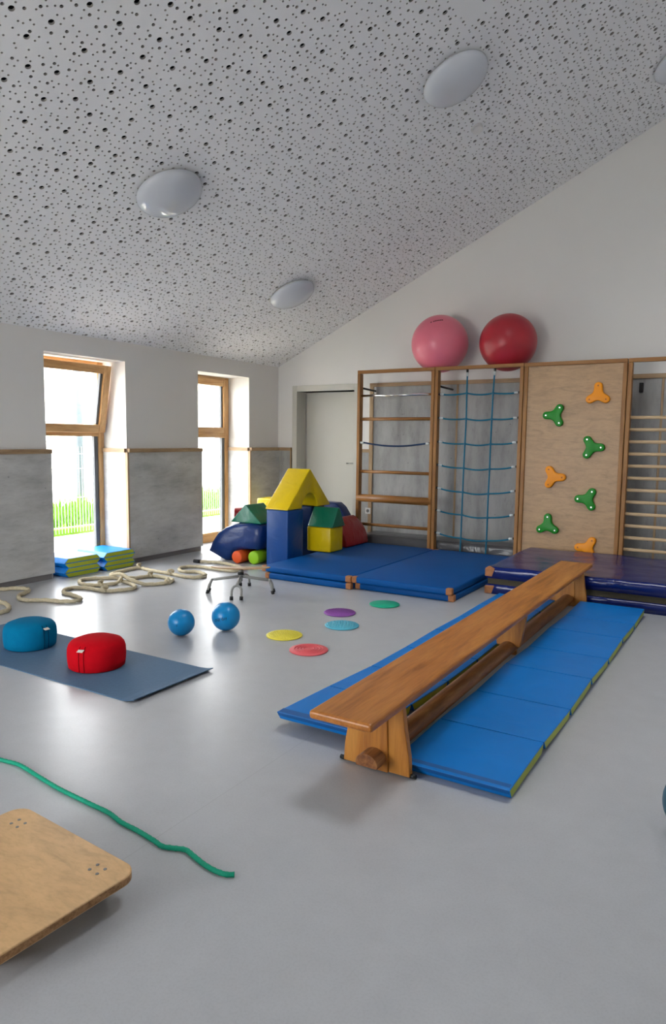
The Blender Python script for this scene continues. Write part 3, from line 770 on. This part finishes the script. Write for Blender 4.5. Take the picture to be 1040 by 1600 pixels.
for z0, z1 in ((0.004, 0.075), (0.16, 0.235)):
    m = MB(); cx_, cy_ = CX0, CY0
    m.add([(cx_-0.001, cy_+0.075, z1), (cx_-0.003, cy_-0.003, z1-0.006), (cx_+0.085, cy_-0.001, z1), (cx_+0.06, cy_-0.002, z0), (cx_-0.003, cy_-0.003, z0), (cx_-0.001, cy_+0.05, z0), (cx_+0.03, cy_+0.03, z1+0.014)],
          [(0, 1, 4, 5), (1, 2, 3, 4), (0, 6, 1), (6, 2, 1)])
    build(m, 'leather_corner', 'leather', cm)

# ================================================================== soft blocks
GB = 'soft play blocks in the room corner'
def block(mb, name, mats, label, bev=0.018, cat='soft block', shade=True):
    o = build(mb, name, mats, None, bev, 3, shade=shade); return tag(o, label, cat, GB)
TX0, TX1, TY0, TY1 = -4.485, -4.198, 6.04, 6.34
def box_seamed(x0, x1, y0, y1, z0, z1): return box(x0, x1, y0, y1, z0, z1)
block(box(TX0, TX1, TY0, TY1, 0, 0.615), 'tall_block', 'b_blue', 'tall blue block carrying the front of the yellow arch roof')
block(box(TX0-0.085, TX1-0.075, 6.61, 6.90, 0, 0.615), 'tall_block', 'b_navy', 'tall dark blue block behind, carrying the rear of the yellow arch roof')
# yellow roof with an arch cut, ridge along x
ry0, ry1, rz0 = TY0-0.005, 6.905, 0.617
ac = (ry0+ry1)/2; arch = [(ac+0.155*math.cos(k*math.pi/14), rz0+0.16*math.sin(k*math.pi/14)) for k in range(15)]
poly = [(ry0, rz0), (ry0+0.012, rz0+0.02), (ac-0.012, rz0+0.425), (ac+0.012, rz0+0.425), (ry1-0.012, rz0+0.02), (ry1, rz0)] + arch
block(MB().prism(poly, 'x', TX0-0.01, TX1-0.002), 'arch_roof_block', 'b_yellow', 'yellow triangular roof block with an arched cut-out on top of the blue towers', 0.010)
cxa, cxb, cya, cyb = -4.16+0.0, -3.955, 6.50, 6.78
cxa = -4.262+0.06
block(box(-4.262, -3.95, 6.505, 6.78, 0.1245, 0.40), 'cube_block', 'b_yellow', 'yellow cube block on the blue mat under a green roof')
pr = [(6.495, 0.402), (6.51, 0.425), (6.628, 0.616), (6.66, 0.616), (6.775, 0.425), (6.79, 0.402)]
block(MB().prism(pr, 'x', -4.25, -3.925), 'roof_block', 'b_green', 'green triangular roof block on the yellow cube', 0.012)
nb = [(-4.60, 0.0), (-4.215, 0.0), (-4.21, 0.40), (-4.23, 0.455), (-4.29, 0.545), (-4.36, 0.60), (-4.60, 0.605)]
block(MB().prism(nb, 'y', 7.28, 7.45), 'rounded_block', 'b_navy', 'navy rounded block showing only a sliver behind the right green roof', 0.012)
# red half-round, curved side towards +x
prf = [(-4.195, 0.1245)]+[(-4.35+0.375*math.sin(a_), 0.1245+0.368*math.cos(a_)) for a_ in np.linspace(0.425, math.pi/2, 14)]
block(MB().prism(prf, 'y', 6.915, 7.44, smooth=True), 'half_round_block', 'b_red', 'red rounded block on the blue mat next to the ladder frame', 0.02)
# big navy rocker in front of the window
def rocker():
    P = [(327,860),(333,846),(341,832.5),(354,823.5),(369,818),(390,818),(411,823),(409,842),(406,858),(385,858),(372,859.5),(364,866),(360,875.5),(352,875.5)]
    Q = [ony(x, y, 6.06) for x, y in P]
    pol = [(q.x, max(q.z, 0.001)) for q in Q]
    m = MB(); n = len(pol); cx_ = sum(p[0] for p in pol)/n; cz_ = sum(p[1] for p in pol)/n
    lay = [(0.0, 0.55), (0.012, 0.75), (0.0, 0.90), (-0.035+0.07, 1.0), (0.36, 1.0), (0.40, 0.97)]
    ydep = [6.005, 6.012, 6.028, 6.06, 6.42, 6.44]; sc = [0.45, 0.72, 0.92, 1.0, 1.0, 0.96]
    vs = []
    for y_, s_ in zip(ydep, sc):
        for (x, z) in pol:
            zz = cz_+(z-cz_)*s_; crease = 0.008*math.sin((zz)*26.0)*(1 if s_ < 0.95 else 0)
            vs.append((cx_+(x-cx_)*s_, y_+crease, max(zz, 0.001)))
    fs = []
    for i in range(len(ydep)-1):
        for k in range(n): fs.append((i*n+k, i*n+(k+1) % n, (i+1)*n+(k+1) % n, (i+1)*n+k))
    fs.append(list(range(n))[::-1]); fs.append([(len(ydep)-1)*n+k for k in range(n)])
    m.add(vs, fs, 0, True); return m
rk = build(rocker(), 'rocker_block', 'b_navy', None); tag(rk, 'large navy rocker-shaped block with a curved top in front of the window', 'soft block', GB)
# green prism on the rocker, ridge along y
pg = [(-5.02, 0.436), (-5.005, 0.452), (-4.815, 0.64), (-4.795, 0.64), (-4.60, 0.452), (-4.59, 0.436)]
block(MB().prism(pg, 'y', 6.09, 6.42), 'roof_block', 'b_green', 'green triangular roof block lying on the navy rocker block', 0.010)
block(MB().tube([(-5.43, 6.66, 0.449), (-5.13, 6.90, 0.449)], 0.076, 24), 'roll_block', 'b_red', 'glossy red roll behind the left green roof block', 0.01)
block(box(-5.36, -5.06, 6.66, 6.96, 0, 0.372), 'low_block', 'b_navy', 'blue block half hidden behind the rocker, under the red roll')
block(box(-5.42, -5.08, 7.1, 7.4, 0.0, 0.615), 'rear_block', 'b_yellow', 'yellow block showing only its top behind the green and yellow roofs')
def roll(px, r, mat, label):
    b0 = onz(px[0], px[1]); y = b0.y+0.02
    prof = [(0.0, 0.0), (r-0.012, 0.0), (r-0.003, 0.004), (r, 0.012), (r, 0.29), (r-0.01, 0.30), (0.0, 0.30)]
    o = build(MB().lathe(prof, (b0.x, y, r+0.001), 32, Matrix.Rotation(-math.pi/2, 3, 'X')), 'foam_roller', mat); tag(o, label, 'foam roller', 'small foam rollers before the soft blocks')
roll((367.5, 881), 0.070, 'orange_foam', 'short orange foam roller in front of the navy rocker block')
roll((393.5, 882.5), 0.073, 'lime_foam', 'short lime green foam roller beside the tall blue block')

# ================================================================== folded and unrolled mats
def panel_mesh(mb, x0, x1, y0, y1, za, zb, th, flip=False, ch=0.03):
    """one mat panel, top from za (y0) to zb (y1); wide side carries the hinge"""
    if flip: prof = [(y0+ch, za+th), (y1-ch, zb+th), (y1, zb), (y0, za)]
    else: prof = [(y0, za+th), (y1, zb+th), (y1-ch, zb), (y0+ch, za)]
    mb.prism(prof, 'x', x0, x1, 0, 1); return mb
def unrolled(x0, x1, zs, y0, pl, label, th=0.044, skew=0.0):
    n = len(zs)-1
    t = thing('folding_mat', ((x0+x1)/2, y0, 0), label, 'folding mat', 'bright blue folding mats along the bench')
    for i in range(n):
        m = MB(); ya, yb = y0+i*pl, y0+(i+1)*pl-0.003
        panel_mesh(m, x0, x1, ya, yb, zs[i], zs[i+1], th)
        m.v = [(v[0]+skew*(v[1]-y0), v[1], v[2]) for v in m.v]
        o = build(m, 'mat_panel', ['blue_mat', 'lime'], t, 0.004, 2)
        if i == 0:
            s_ = MB().prism([(ya-0.001, zs[0]+th*0.98), (ya+0.05, zs[0]+th+0.0022), (ya+0.05, zs[0]+th-0.002), (ya+0.01, zs[0]+th-0.02)], 'x', x0+0.006, x1-0.006)
            s_.v = [(v[0]+skew*(v[1]-y0), v[1], v[2]) for v in s_.v]
            build(s_, 'end_strip', 'blue_strip', o)
unrolled(-1.218, -0.725, [0.002, 0.014, 0.003, 0.018, 0.003, 0.016, 0.004, 0.02], 2.535, 0.486, 'bright blue folding mat with lime edge laid along the right of the bench', skew=0.014)
unrolled(-1.868, -1.385, [0.045, 0.028, 0.006, 0.002, 0.008, 0.002, 0.006, 0.002], 2.60, 0.475, 'bright blue folding mat with lime edge half hidden behind the bench', skew=0.004)
def folded(x0, x1, y0, y1, label):
    t = thing('folded_mat', ((x0+x1)/2, (y0+y1)/2, 0), label, 'folding mat', 'folded mats stacked in the window niche')
    th = 0.046
    for i in range(4):
        m = MB(); z = 0.001+i*(th+0.001)
        panel_mesh(m, x0, x1, y0, y1, z, z, th, flip=(i % 2 == 1), ch=0.046)
        build(m, 'mat_panel', ['blue_mat', 'lime'], t, 0.004, 2)
folded(-6.075, -5.655, 4.36, 4.80, 'folded blue and lime mat stack in the window niche, nearer the wall panel edge')
folded(-6.075, -5.625, 4.81, 5.238, 'folded blue and lime mat stack in the window niche, farther along')

# ================================================================== bench
bn = thing('gym_bench', (-1.28, 4.2, 0), 'long wooden gymnastics bench with a balance beam below', 'bench')
build(box(-1.42, -1.145, 2.19, 6.26, 0.298, 0.333), 'seat_plank', 'bench', bn, 0.012, 3)
def trestle(y):
    xc = -1.278
    def prof(w0, w1): return [(xc-w0, 0.008), (xc+w0, 0.008), (xc+w0*0.97, 0.09), (xc+(w0+w1)/2*0.96, 0.20), (xc+w1, 0.297), (xc-w1, 0.297), (xc-(w0+w1)/2*0.96, 0.20), (xc-w0*0.97, 0.09)]
    o = build(MB().prism(prof(0.155, 0.118), 'y', y, y+0.032), 'trestle', 'bench_leg', bn, 0.003, 1)
    build(MB().prism([(xc-0.06, 0.008), (xc+0.06, 0.008), (xc+0.05, 0.297), (xc-0.05, 0.297)], 'y', y-0.008, y+0.04), 'centre_board', 'bench_leg', o, 0.002, 1)
    for s_ in (-1, 1):
        build(MB().tube([(xc+s_*0.150, y+0.016, 0.010), (xc+s_*0.178, y+0.016, 0.012)], 0.0095, 10), 'rubber_foot', 'black', o)
for y in (2.49, 5.955): trestle(y)
build(MB().prism([(-1.278-0.075, 0.075), (-1.278+0.075, 0.075), (-1.278+0.112, 0.297), (-1.278-0.112, 0.297)], 'y', 4.31, 4.345), 'middle_support', 'bench_leg', bn, 0.003, 1)
build(MB().prism([(-1.278-0.05, 0.02), (-1.278+0.05, 0.02), (-1.278+0.05, 0.0752), (-1.278-0.05, 0.0752)], 'y', 4.312, 4.343), 'support_foot', 'bench_leg', bn, 0.002, 1)
hb = [(-1.278+0.052*math.cos(a_), 0.062+0.042*math.sin(a_)) for a_ in np.linspace(-0.35, math.pi+0.35, 14)]
build(MB().prism(hb, 'y', 2.405, 6.03, smooth=True), 'balance_beam', 'beam', bn, 0.003, 1)

# ================================================================== things on the floor
# sensory discs
def disc(px, py, mat, label, style):
    c_ = onz(px, py); r = 0.127; g = 'flat sensory discs on the floor'
    t = thing('sensory_disc', (c_.x, c_.y, 0), label, 'sensory disc', g)
    build(MB().lathe([(r-0.004, 0.0), (r, 0.003), (r, 0.007), (r-0.004, 0.010), (0.0, 0.010)], (c_.x, c_.y, 0.0005), 48), 'plate', mat, t)
    m = MB()
    if style == 'rings':
        for rr in (0.035, 0.055, 0.075, 0.095):
            m.tube([(c_.x+rr*math.cos(a_), c_.y+rr*math.sin(a_), 0.011) for a_ in np.linspace(0, 2*math.pi, 33)[:-1]], 0.0042, 6, closed=True)
    elif style == 'ridges':
        for k in range(-7, 8):
            x = k*0.016; h = math.sqrt(max(0.115**2-x*x, 0)); m.tube([(c_.x+x, c_.y-h, 0.010), (c_.x+x, c_.y+h, 0.010)], 0.004, 6)
    elif style in ('grid', 'dots'):
        s_ = 0.019 if style == 'grid' else 0.024
        for i in range(-6, 7):
            for j in range(-6, 7):
                x, y = i*s_, j*s_
                if style == 'dots': x += (j % 2)*s_*0.5+random.uniform(-.004, .004); y += random.uniform(-.004, .004)
                if x*x+y*y < 0.112**2: m.lathe([(0.006, 0), (0.0045, 0.004), (0, 0.005)], (c_.x+x, c_.y+y, 0.0095), 7)
    if m.v:
        o = build(m, 'raised_pattern', mat, t); o['kind'] = 'stuff'
disc(600.5, 945, 'd_green', 'smooth green disc on the floor', 'none')
disc(530.5, 958, 'd_purple', 'purple disc on the floor with raised ridges', 'ridges')
disc(534, 978, 'd_blue', 'light blue disc on the floor with raised dots', 'dots')
disc(444, 993.5, 'd_yellow', 'yellow disc on the floor with a grid of studs', 'grid')
disc(482, 1016.5, 'd_red', 'coral red disc on the floor with concentric rings', 'rings')
# small blue balls
def small_ball(px, py, r, label):
    d_ = ray(px, py); t_ = (r-EYE)/d_[2]; c_ = Vector((t_*d_[0], t_*d_[1], r+0.0005))
    o = build(MB().sphere(c_, r, 48, 24), 'ball', 'ball_blue'); tag(o, label, 'ball', 'small blue balls'); return o, c_
b1, c1 = small_ball(283, 972.5, 0.093, 'small plain blue ball on the floor, the left one')
p1 = hit(c1, 0.093, 276, 978)
build(MB().lathe([(0.0035, 0), (0.003, 0.0012)], p1, 10, (p1-c1).normalized().to_track_quat('Z', 'Y').to_matrix()), 'valve', 'print', b1)
b2, c2 = small_ball(352.5, 963, 0.102, 'small blue ball on the floor with dark lettering')
def lettering(text, c_, r, pa, pb, parent, mat, size):
    cu_ = bpy.data.curves.new('lettering', 'FONT'); cu_.body = text; cu_.size = size; cu_.align_x = 'CENTER'; cu_.align_y = 'CENTER'; cu_.resolution_u = 3
    ob = bpy.data.objects.new('lettering_tmp', cu_); COL.objects.link(ob)
    me = bpy.data.meshes.new_from_object(ob.evaluated_get(bpy.context.evaluated_depsgraph_get()))
    n = ((pa+pb)/2-c_).normalized(); u = (pb-pa); u = (u-n*u.dot(n)).normalized(); v = n.cross(u)
    m = MB(); m.add([c_+(n*r+u*q.co.x+v*q.co.y).normalized()*(r+0.0006) for q in me.vertices], [list(f.vertices) for f in me.polygons])
    bpy.data.objects.remove(ob); bpy.data.meshes.remove(me); bpy.data.curves.remove(cu_)
    return build(m, 'printed_lettering', mat, parent)
lettering('UNI day', c2, 0.102, hit(c2, 0.102, 336, 970), hit(c2, 0.102, 352, 966), b2, 'print', 0.034)
# ball cut by the right picture edge
e = onz(1039.0, 1283); dirr = Vector((math.cos(YAW), -math.sin(YAW), 0))
rb = 0.12; d_ = ray(1039.2, 1258); t_ = (rb-EYE)/d_[2]; pe = Vector((t_*d_[0], t_*d_[1], rb))
dn = Vector((d_[0], d_[1], d_[2])).normalized(); perp = Vector((rt.x, rt.y, 0)).normalized()
eb = build(MB().sphere(pe+perp*rb*1.005, rb, 40, 20), 'ball', 'ball_teal'); tag(eb, 'dark teal ball just touching the right edge of the picture', 'ball')
# yoga mat
ym = MB(); nx_ = 40; X0, X1, Y0, Y1 = -4.62, -2.675, 2.46, 3.08
vs = []
for i in range(nx_+1):
    x = X0+(X1-X0)*i/nx_; k = max(0, (x-(X1-0.10))/0.10); lift = 0.018*k*k
    for y in (Y0, Y1):
        q = lift*(1.0 if y == Y0 else 0.8)
        vs.append((x, y, q)); vs.append((x, y, q+0.005))
fs = []
for i in range(nx_):
    a_ = 4*i; b_ = a_+4
    fs += [(a_+1, b_+1, b_+3, a_+3), (a_, a_+2, b_+2, b_), (a_, b_, b_+1, a_+1), (a_+2, a_+3, b_+3, b_+2)]
fs += [(0, 1, 3, 2), (4*nx_, 4*nx_+2, 4*nx_+3, 4*nx_+1)]
ym.add(vs, fs); yo = build(ym, 'yoga_mat', 'yoga'); tag(yo, 'thin slate blue exercise mat under two round cushions', 'exercise mat')
# cushions
def cushion(px, py, r, h, key, tag_px, label):
    f_ = onz(px, py, 0.006); fwd = Vector((f_.x, f_.y, 0)).normalized(); c_ = f_+fwd*r*0.94
    t = thing('round_cushion', (c_.x, c_.y, 0.006), label, 'cushion', 'round cushions on the exercise mat')
    prof = [(0.0, 0.0), (r*0.90, 0.0), (r*0.96, 0.008), (r*0.99, h*0.25), (r, h*0.45), (r*0.99, h*0.68), (r*0.95, h*0.82), (r*0.86, h*0.93), (r*0.6, h*1.03), (r*0.3, h*1.07), (0.0, h*1.08)]
    build(MB().lathe(prof, (c_.x, c_.y, 0.006), 56), 'cover', 'c_'+key, t)
    d2 = Vector(ray(*tag_px)[:2]).normalized(); cc = Vector((c_.x, c_.y)); bq = -cc.dot(d2)
    q2 = d2*(-bq-math.sqrt(max(bq*bq-(cc.length_squared-r*r), 0)))
    vdir = Vector((q2.x-c_.x, q2.y-c_.y, 0)); vdir.normalize(); side = Vector((-vdir.y, vdir.x, 0))
    base = Vector((c_.x, c_.y, 0.006))
    strip = MB()
    pts = [(rr, z) for rr, z in prof[2:8]]
    for w_ in (-0.016, 0.016):
        path = [base+vdir*(rr+0.0005)+side*w_+Vector((0, 0, z)) for rr, z in pts]
        strip.tube(path, 0.0022, 5)
    build(strip, 'seam_piping', 'c_'+key+'_seam', t)
    p_ = base+vdir*(r*0.955)+Vector((0, 0, h*0.84))
    tg = MB(); tg.add([p_-side*0.018, p_+side*0.018, p_+side*0.018+vdir*0.022+Vector((0, 0, -0.008)), p_-side*0.018+vdir*0.022+Vector((0, 0, -0.008)),
                       p_-side*0.018+Vector((0, 0, .002)), p_+side*0.018+Vector((0, 0, .002)), p_+side*0.018+vdir*0.022+Vector((0, 0, -0.006)), p_-side*0.018+vdir*0.022+Vector((0, 0, -0.006))],
                      [(0,1,2,3),(4,5,6,7),(0,1,5,4),(1,2,6,5),(2,3,7,6),(3,0,4,7)])
    build(tg, 'fabric_tag', 'tag', t)
cushion(48, 1018.5, 0.165, 0.165, 'blue', (72, 978), 'petrol blue round cushion on the exercise mat')
cushion(152, 1052.5, 0.170, 0.168, 'red', (126, 1018), 'red round cushion on the exercise mat')

# hemp rope with knots
RP = [(-14,921.5),(0,920.7),(26,919),(42,920),(45,923),(38,927),(29.4,931),(32.7,936.4),(49,938),(72,937.7),(98,939.6),(120,938.5),(126,934.5),(112,929),(100,926),(101,921.7),(114.4,918.4),(137,919),(163.5,923),(183,922.3),(206,920),(211,916),(203,911.5),(190,907),(183,902.9),(157,903.3),(131,905),(124,908.6),(131,913),(157,914),(183,911),(191,907.3),(196,903),(212.5,902.7),(235,900),(255,902),(270,906),(262,910),(242,912.5),(214,913),(195,909),(178,902),(173,899.5),(176.5,896),(196,891),(217,887),(229,889.6),(248.5,893.5),(266.5,896.5),(287.7,901),(307,902),(319,900),(320,897),(307,893.5),(287.7,893),(279.5,889.6),(287.7,885.7),(314,885.7),(340,889.5),(362,892),(378,890),(374,886),(358,881.5),(340,878.6),(322,877.6),(313,877.4)]
RR = 0.0175
pts = [onz(x, y, RR) for x, y in RP]
path = spline(pts, 7)
# strands lift where the rope crosses itself
for i in range(len(path)):
    for j in range(i-25):
        if (path[i].xy-path[j].xy).length < 0.045: path[i].z = max(path[i].z, path[j].z+0.036)
for _ in range(6): path = [path[0]]+[Vector((path[i].x, path[i].y, max(RR, (path[i-1].z+path[i].z*2+path[i+1].z)/4))) for i in range(1, len(path)-1)]+[path[-1]]
ro = thing('climbing_rope', (pts[20].x, pts[20].y, 0), 'long knotted beige rope snaking across the floor by the windows', 'rope')
build(MB().tube(path, RR*0.94, 12, twist=70, lobes=3, amp=0.14), 'rope_body', 'rope', ro)
for k in (18, 29, 34, 37, 45, 48):
    c_ = pts[k]; dv = (pts[k+1]-pts[k-1]).normalized(); sd_ = Vector((-dv.y, dv.x, 0))
    ring = []
    for a_ in np.linspace(0, 2*math.pi, 25)[:-1]: ring.append(c_+sd_*0.026*math.cos(a_)+Vector((0, 0, 0.016+0.022*math.sin(a_)))+dv*0.014*math.sin(2*a_))
    build(MB().tube(ring, 0.013, 8, closed=True), 'knot', 'rope', ro)
e_ = pts[-1]; e2 = onz(303, 876.6, RR)
build(MB().tube([e_, e2], 0.021, 10), 'black_end', 'black', ro)
lp = spline([onz(x, y, RR) for x, y in [(-12,939),(0,940.5),(8,942.5),(14,948),(12,953.5),(0,957),(-14,958)]], 8)
l2 = build(MB().tube(lp, RR*0.95, 12, twist=70, lobes=3, amp=0.14), 'rope_loop', 'rope'); tag(l2, 'beige rope loop cut off by the left edge of the picture', 'rope')
# green rope
gp = [(-20,1177),(0,1186.5),(30,1195),(60,1213),(90,1231),(120,1246),(145,1258),(170,1270),(190,1285),(215,1298),(240,1313),(253,1322),(270,1325),(290,1328),(303,1338),(318,1350),(335,1360),(352,1366),(366,1366.5)]
gr = build(MB().tube(spline([onz(x, y, 0.0085) for x, y in gp], 14), 0.008, 12, twist=260, lobes=6, amp=0.12), 'green_rope', 'rope_green'); tag(gr, 'thin green braided rope lying across the foreground floor', 'rope')
# scooter board
sb_ = thing('scooter_board', (-1.75, 1.08, 0), 'plywood scooter board with bolts at its corners, in the lower left corner', 'scooter board')
def rrect(x0, x1, y0, y1, r, n=8):
    P = []
    for cx_, cy_, a0 in ((x1-r, y1-r, 0), (x0+r, y1-r, 90), (x0+r, y0+r, 180), (x1-r, y0+r, 270)):
        for k in range(n+1):
            a_ = math.radians(a0+90*k/n); P.append((cx_+r*math.cos(a_), cy_+r*math.sin(a_)))
    return P
BZ = 0.09; bx0, bx1, by0, by1 = -2.125, -1.502, 0.91, 1.412
bang = -0.07
def brot(p): 
    c_ = Vector((-1.80, 1.385, 0)); return Matrix.Rotation(bang, 3, 'Z') @ (Vector(p)-c_)+c_
m = MB().prism(rrect(bx0, bx1, by0, by1, 0.055), 'z', BZ-0.028, BZ, 1, 0); m.v = [tuple(brot(p)) for p in m.v]
build(m, 'plywood_top', ['board', 'ply_edge'], sb_, 0.004, 2)
for cx_ in (bx0+0.10, bx1-0.10):
    for cy_ in (by0+0.095, by1-0.075):
        cst = MB().box(cx_-0.035, cx_+0.035, cy_-0.03, cy_+0.03, BZ-0.034, BZ-0.0285); cst.tube([(cx_-0.012, cy_, 0.0255), (cx_+0.012, cy_, 0.0255)], 0.025, 20); cst.box(cx_-0.02, cx_-0.014, cy_-0.01, cy_+0.01, 0.02, BZ-0.03); cst.box(cx_+0.014, cx_+0.02, cy_-0.01, cy_+0.01, 0.02, BZ-0.03)
        cst.v = [tuple(brot(p)) for p in cst.v]
        build(cst, 'castor', 'black', sb_)
        for dx, dy in ((-0.018, -0.014), (0.018, -0.014), (-0.018, 0.014), (0.018, 0.014)):
            q = brot((cx_+dx, cy_+dy, BZ)); build(MB().lathe([(0.0055, 0), (0.005, 0.0015)], q, 12), 'bolt', 'socket_dark', sb_)
# low four-footed stand with a thin curved seat board
sc = onz(376, 926); st = thing('balance_stand', (sc.x, sc.y, 0), 'low grey four-legged swivel stand with a thin wooden seat board', 'stool')
vx = Vector((rt.x, rt.y, 0)).normalized(); vy = Vector((fw.x, fw.y, 0)).normalized()
build(MB().tube([sc+Vector((0, 0, 0.105)), sc+Vector((0, 0, 0.215))], 0.017, 14), 'column', 'tube', st)
build(MB().lathe([(0.027, 0.165), (0.027, 0.19)], (sc.x, sc.y, 0), 18), 'collar', 'black', st)
for dv in (vx, -vx, vy, -vy):
    L1 = 0.245
    sd_ = Vector((-dv.y, dv.x, 0)); top = sc+Vector((0, 0, 0.15)); kn = sc+dv*L1+Vector((0, 0, 0.118))
    lg = MB().tube([top, kn], 0.013, 10)
    arc = [kn+dv*0.045+sd_*0.042+Vector((0, 0, -0.098))]+[kn+dv*(0.012+0.02*(1-math.sin(a_)))+sd_*0.042*math.cos(a_)+Vector((0, 0, -0.045+0.045*math.sin(a_))) for a_ in np.linspace(0, math.pi, 11)]+[kn+dv*0.045-sd_*0.042+Vector((0, 0, -0.098))]
    lg.tube(arc, 0.011, 8)
    lo = build(lg, 'leg', 'tube', st)
    for s_ in (-1, 1): build(MB().tube([kn+dv*0.04+sd_*0.042*s_+Vector((0, 0, -0.088)), kn+dv*0.047+sd_*0.042*s_+Vector((0, 0, -0.118))], 0.0155, 10), 'rubber_foot', 'black', lo)
sm = MB(); n_ = 20; vs = []
for i in range(n_+1):
    f_ = -1+2*i/n_; z = 0.218+0.010*f_*f_; hw = 0.05*math.sqrt(max(1-f_**4, 0.02))
    for s_, dz in ((-1, 0), (1, 0), (1, 0.009), (-1, 0.009)):
        q = sc+vx*0.262*f_+vy*hw*s_; vs.append((q.x, q.y, z+dz))
fs = []
for i in range(n_):
    for k in range(4): fs.append((4*i+k, 4*i+(k+1) % 4, 4*i+4+(k+1) % 4, 4*i+4+k))
fs += [(0, 1, 2, 3), (4*n_+3, 4*n_+2, 4*n_+1, 4*n_)]
sm.add(vs, fs); build(sm, 'seat_board', 'seat', st)

# ================================================================== outside the windows
og = build(box(-60, XW-WT, -25, 60, -0.3, -0.03), 'ground', 'gravel', org=(-10, 5, 0)); tag(og, 'pale paving outside the windows', 'ground', kind='structure')
og2 = build(box(XR+0.3, 30, -40, 60, -0.3, -0.03), 'ground', 'gravel', org=(10, 5, 0)); tag(og2, 'pale paving on the far side of the house', 'ground', kind='structure')
og3 = build(box(XW-WT, XR+0.3, -40, YF-0.3, -0.3, -0.03), 'ground', 'gravel', org=(-1, -5, 0)); tag(og3, 'pale paving behind the added glazing', 'ground', kind='structure')
def grass():
    m = MB()
    m.box(-11.0, -8.3, 3.0, 22, -0.03, 0.06)
    for k in range(9000):
        x = random.uniform(-10.9, -8.45); y = random.uniform(4.5, 14); h = random.uniform(0.08, 0.34); a_ = random.uniform(0, 6.28); l_ = random.uniform(0.02, 0.12)
        dx, dy = 0.009*math.cos(a_+1.57), 0.009*math.sin(a_+1.57)
        m.add([(x-dx, y-dy, 0.06), (x+dx, y+dy, 0.06), (x+l_*math.cos(a_), y+l_*math.sin(a_), 0.06+h)], [(0, 1, 2)])
    o = build(m, 'grass', 'grass', org=(-9.5, 9, 0)); tag(o, 'sunlit green grass strip behind the wire fence', 'grass', kind='stuff')
grass()
fe = thing('wire_fence', (-8.0, 8.0, 0), 'grey wire mesh fence outside the windows', 'fence')
m = MB()
for k in range(300):
    y = 3.0+k*0.05; m.box(-8.003, -7.997, y-0.0025, y+0.0025, 0.05, 1.23)
wm = build(m, 'wire_mesh', 'galv', fe); wm['kind'] = 'stuff'
for z in (0.13, 0.53, 0.93, 1.13): build(box(-8.012, -8.003, 3.0, 18.0, z-0.005, z+0.005), 'cross_wire', 'galv', fe)
for y in (3.4, 5.9, 8.4, 10.9, 13.4): build(box(-8.06, -8.012, y-0.03, y+0.03, -0.03, 1.25), 'post', 'galv', fe)
pp = Vector((-11.2, 9.05, 0)); lp_ = thing('street_pole', pp, 'grey pole standing in the grass behind the fence', 'pole')
build(MB().tube([pp, pp+Vector((0, 0, 5.5))], 0.075, 16), 'shaft', 'pole', lp_)
build(MB().lathe([(0.13, -0.03), (0.13, 0.02), (0.09, 0.05)], pp, 16), 'base_flange', 'pole', lp_)
hs = thing('house', (-30, 24, 0), 'pale rendered house far beyond the fence', 'house')
build(box(-34, -26, 16, 36, -0.03, 5.2), 'wall', 'house', hs)
rf = MB(); rf.prism([(-34.5, 5.2), (-25.5, 5.2), (-30, 8.0)], 'y', 15.5, 36.5); build(rf, 'roof', 'roof', hs)
for k in range(5):
    for z in (0.9, 3.3):
        y = 18+k*4; wd = build(box(-26.02, -25.94, y, y+1.2, z, z+1.4), 'window', 'white_plastic', hs); build(box(-25.94, -25.93, y+0.1, y+1.1, z+0.1, z+1.3), 'pane', 'pane_dark', wd)
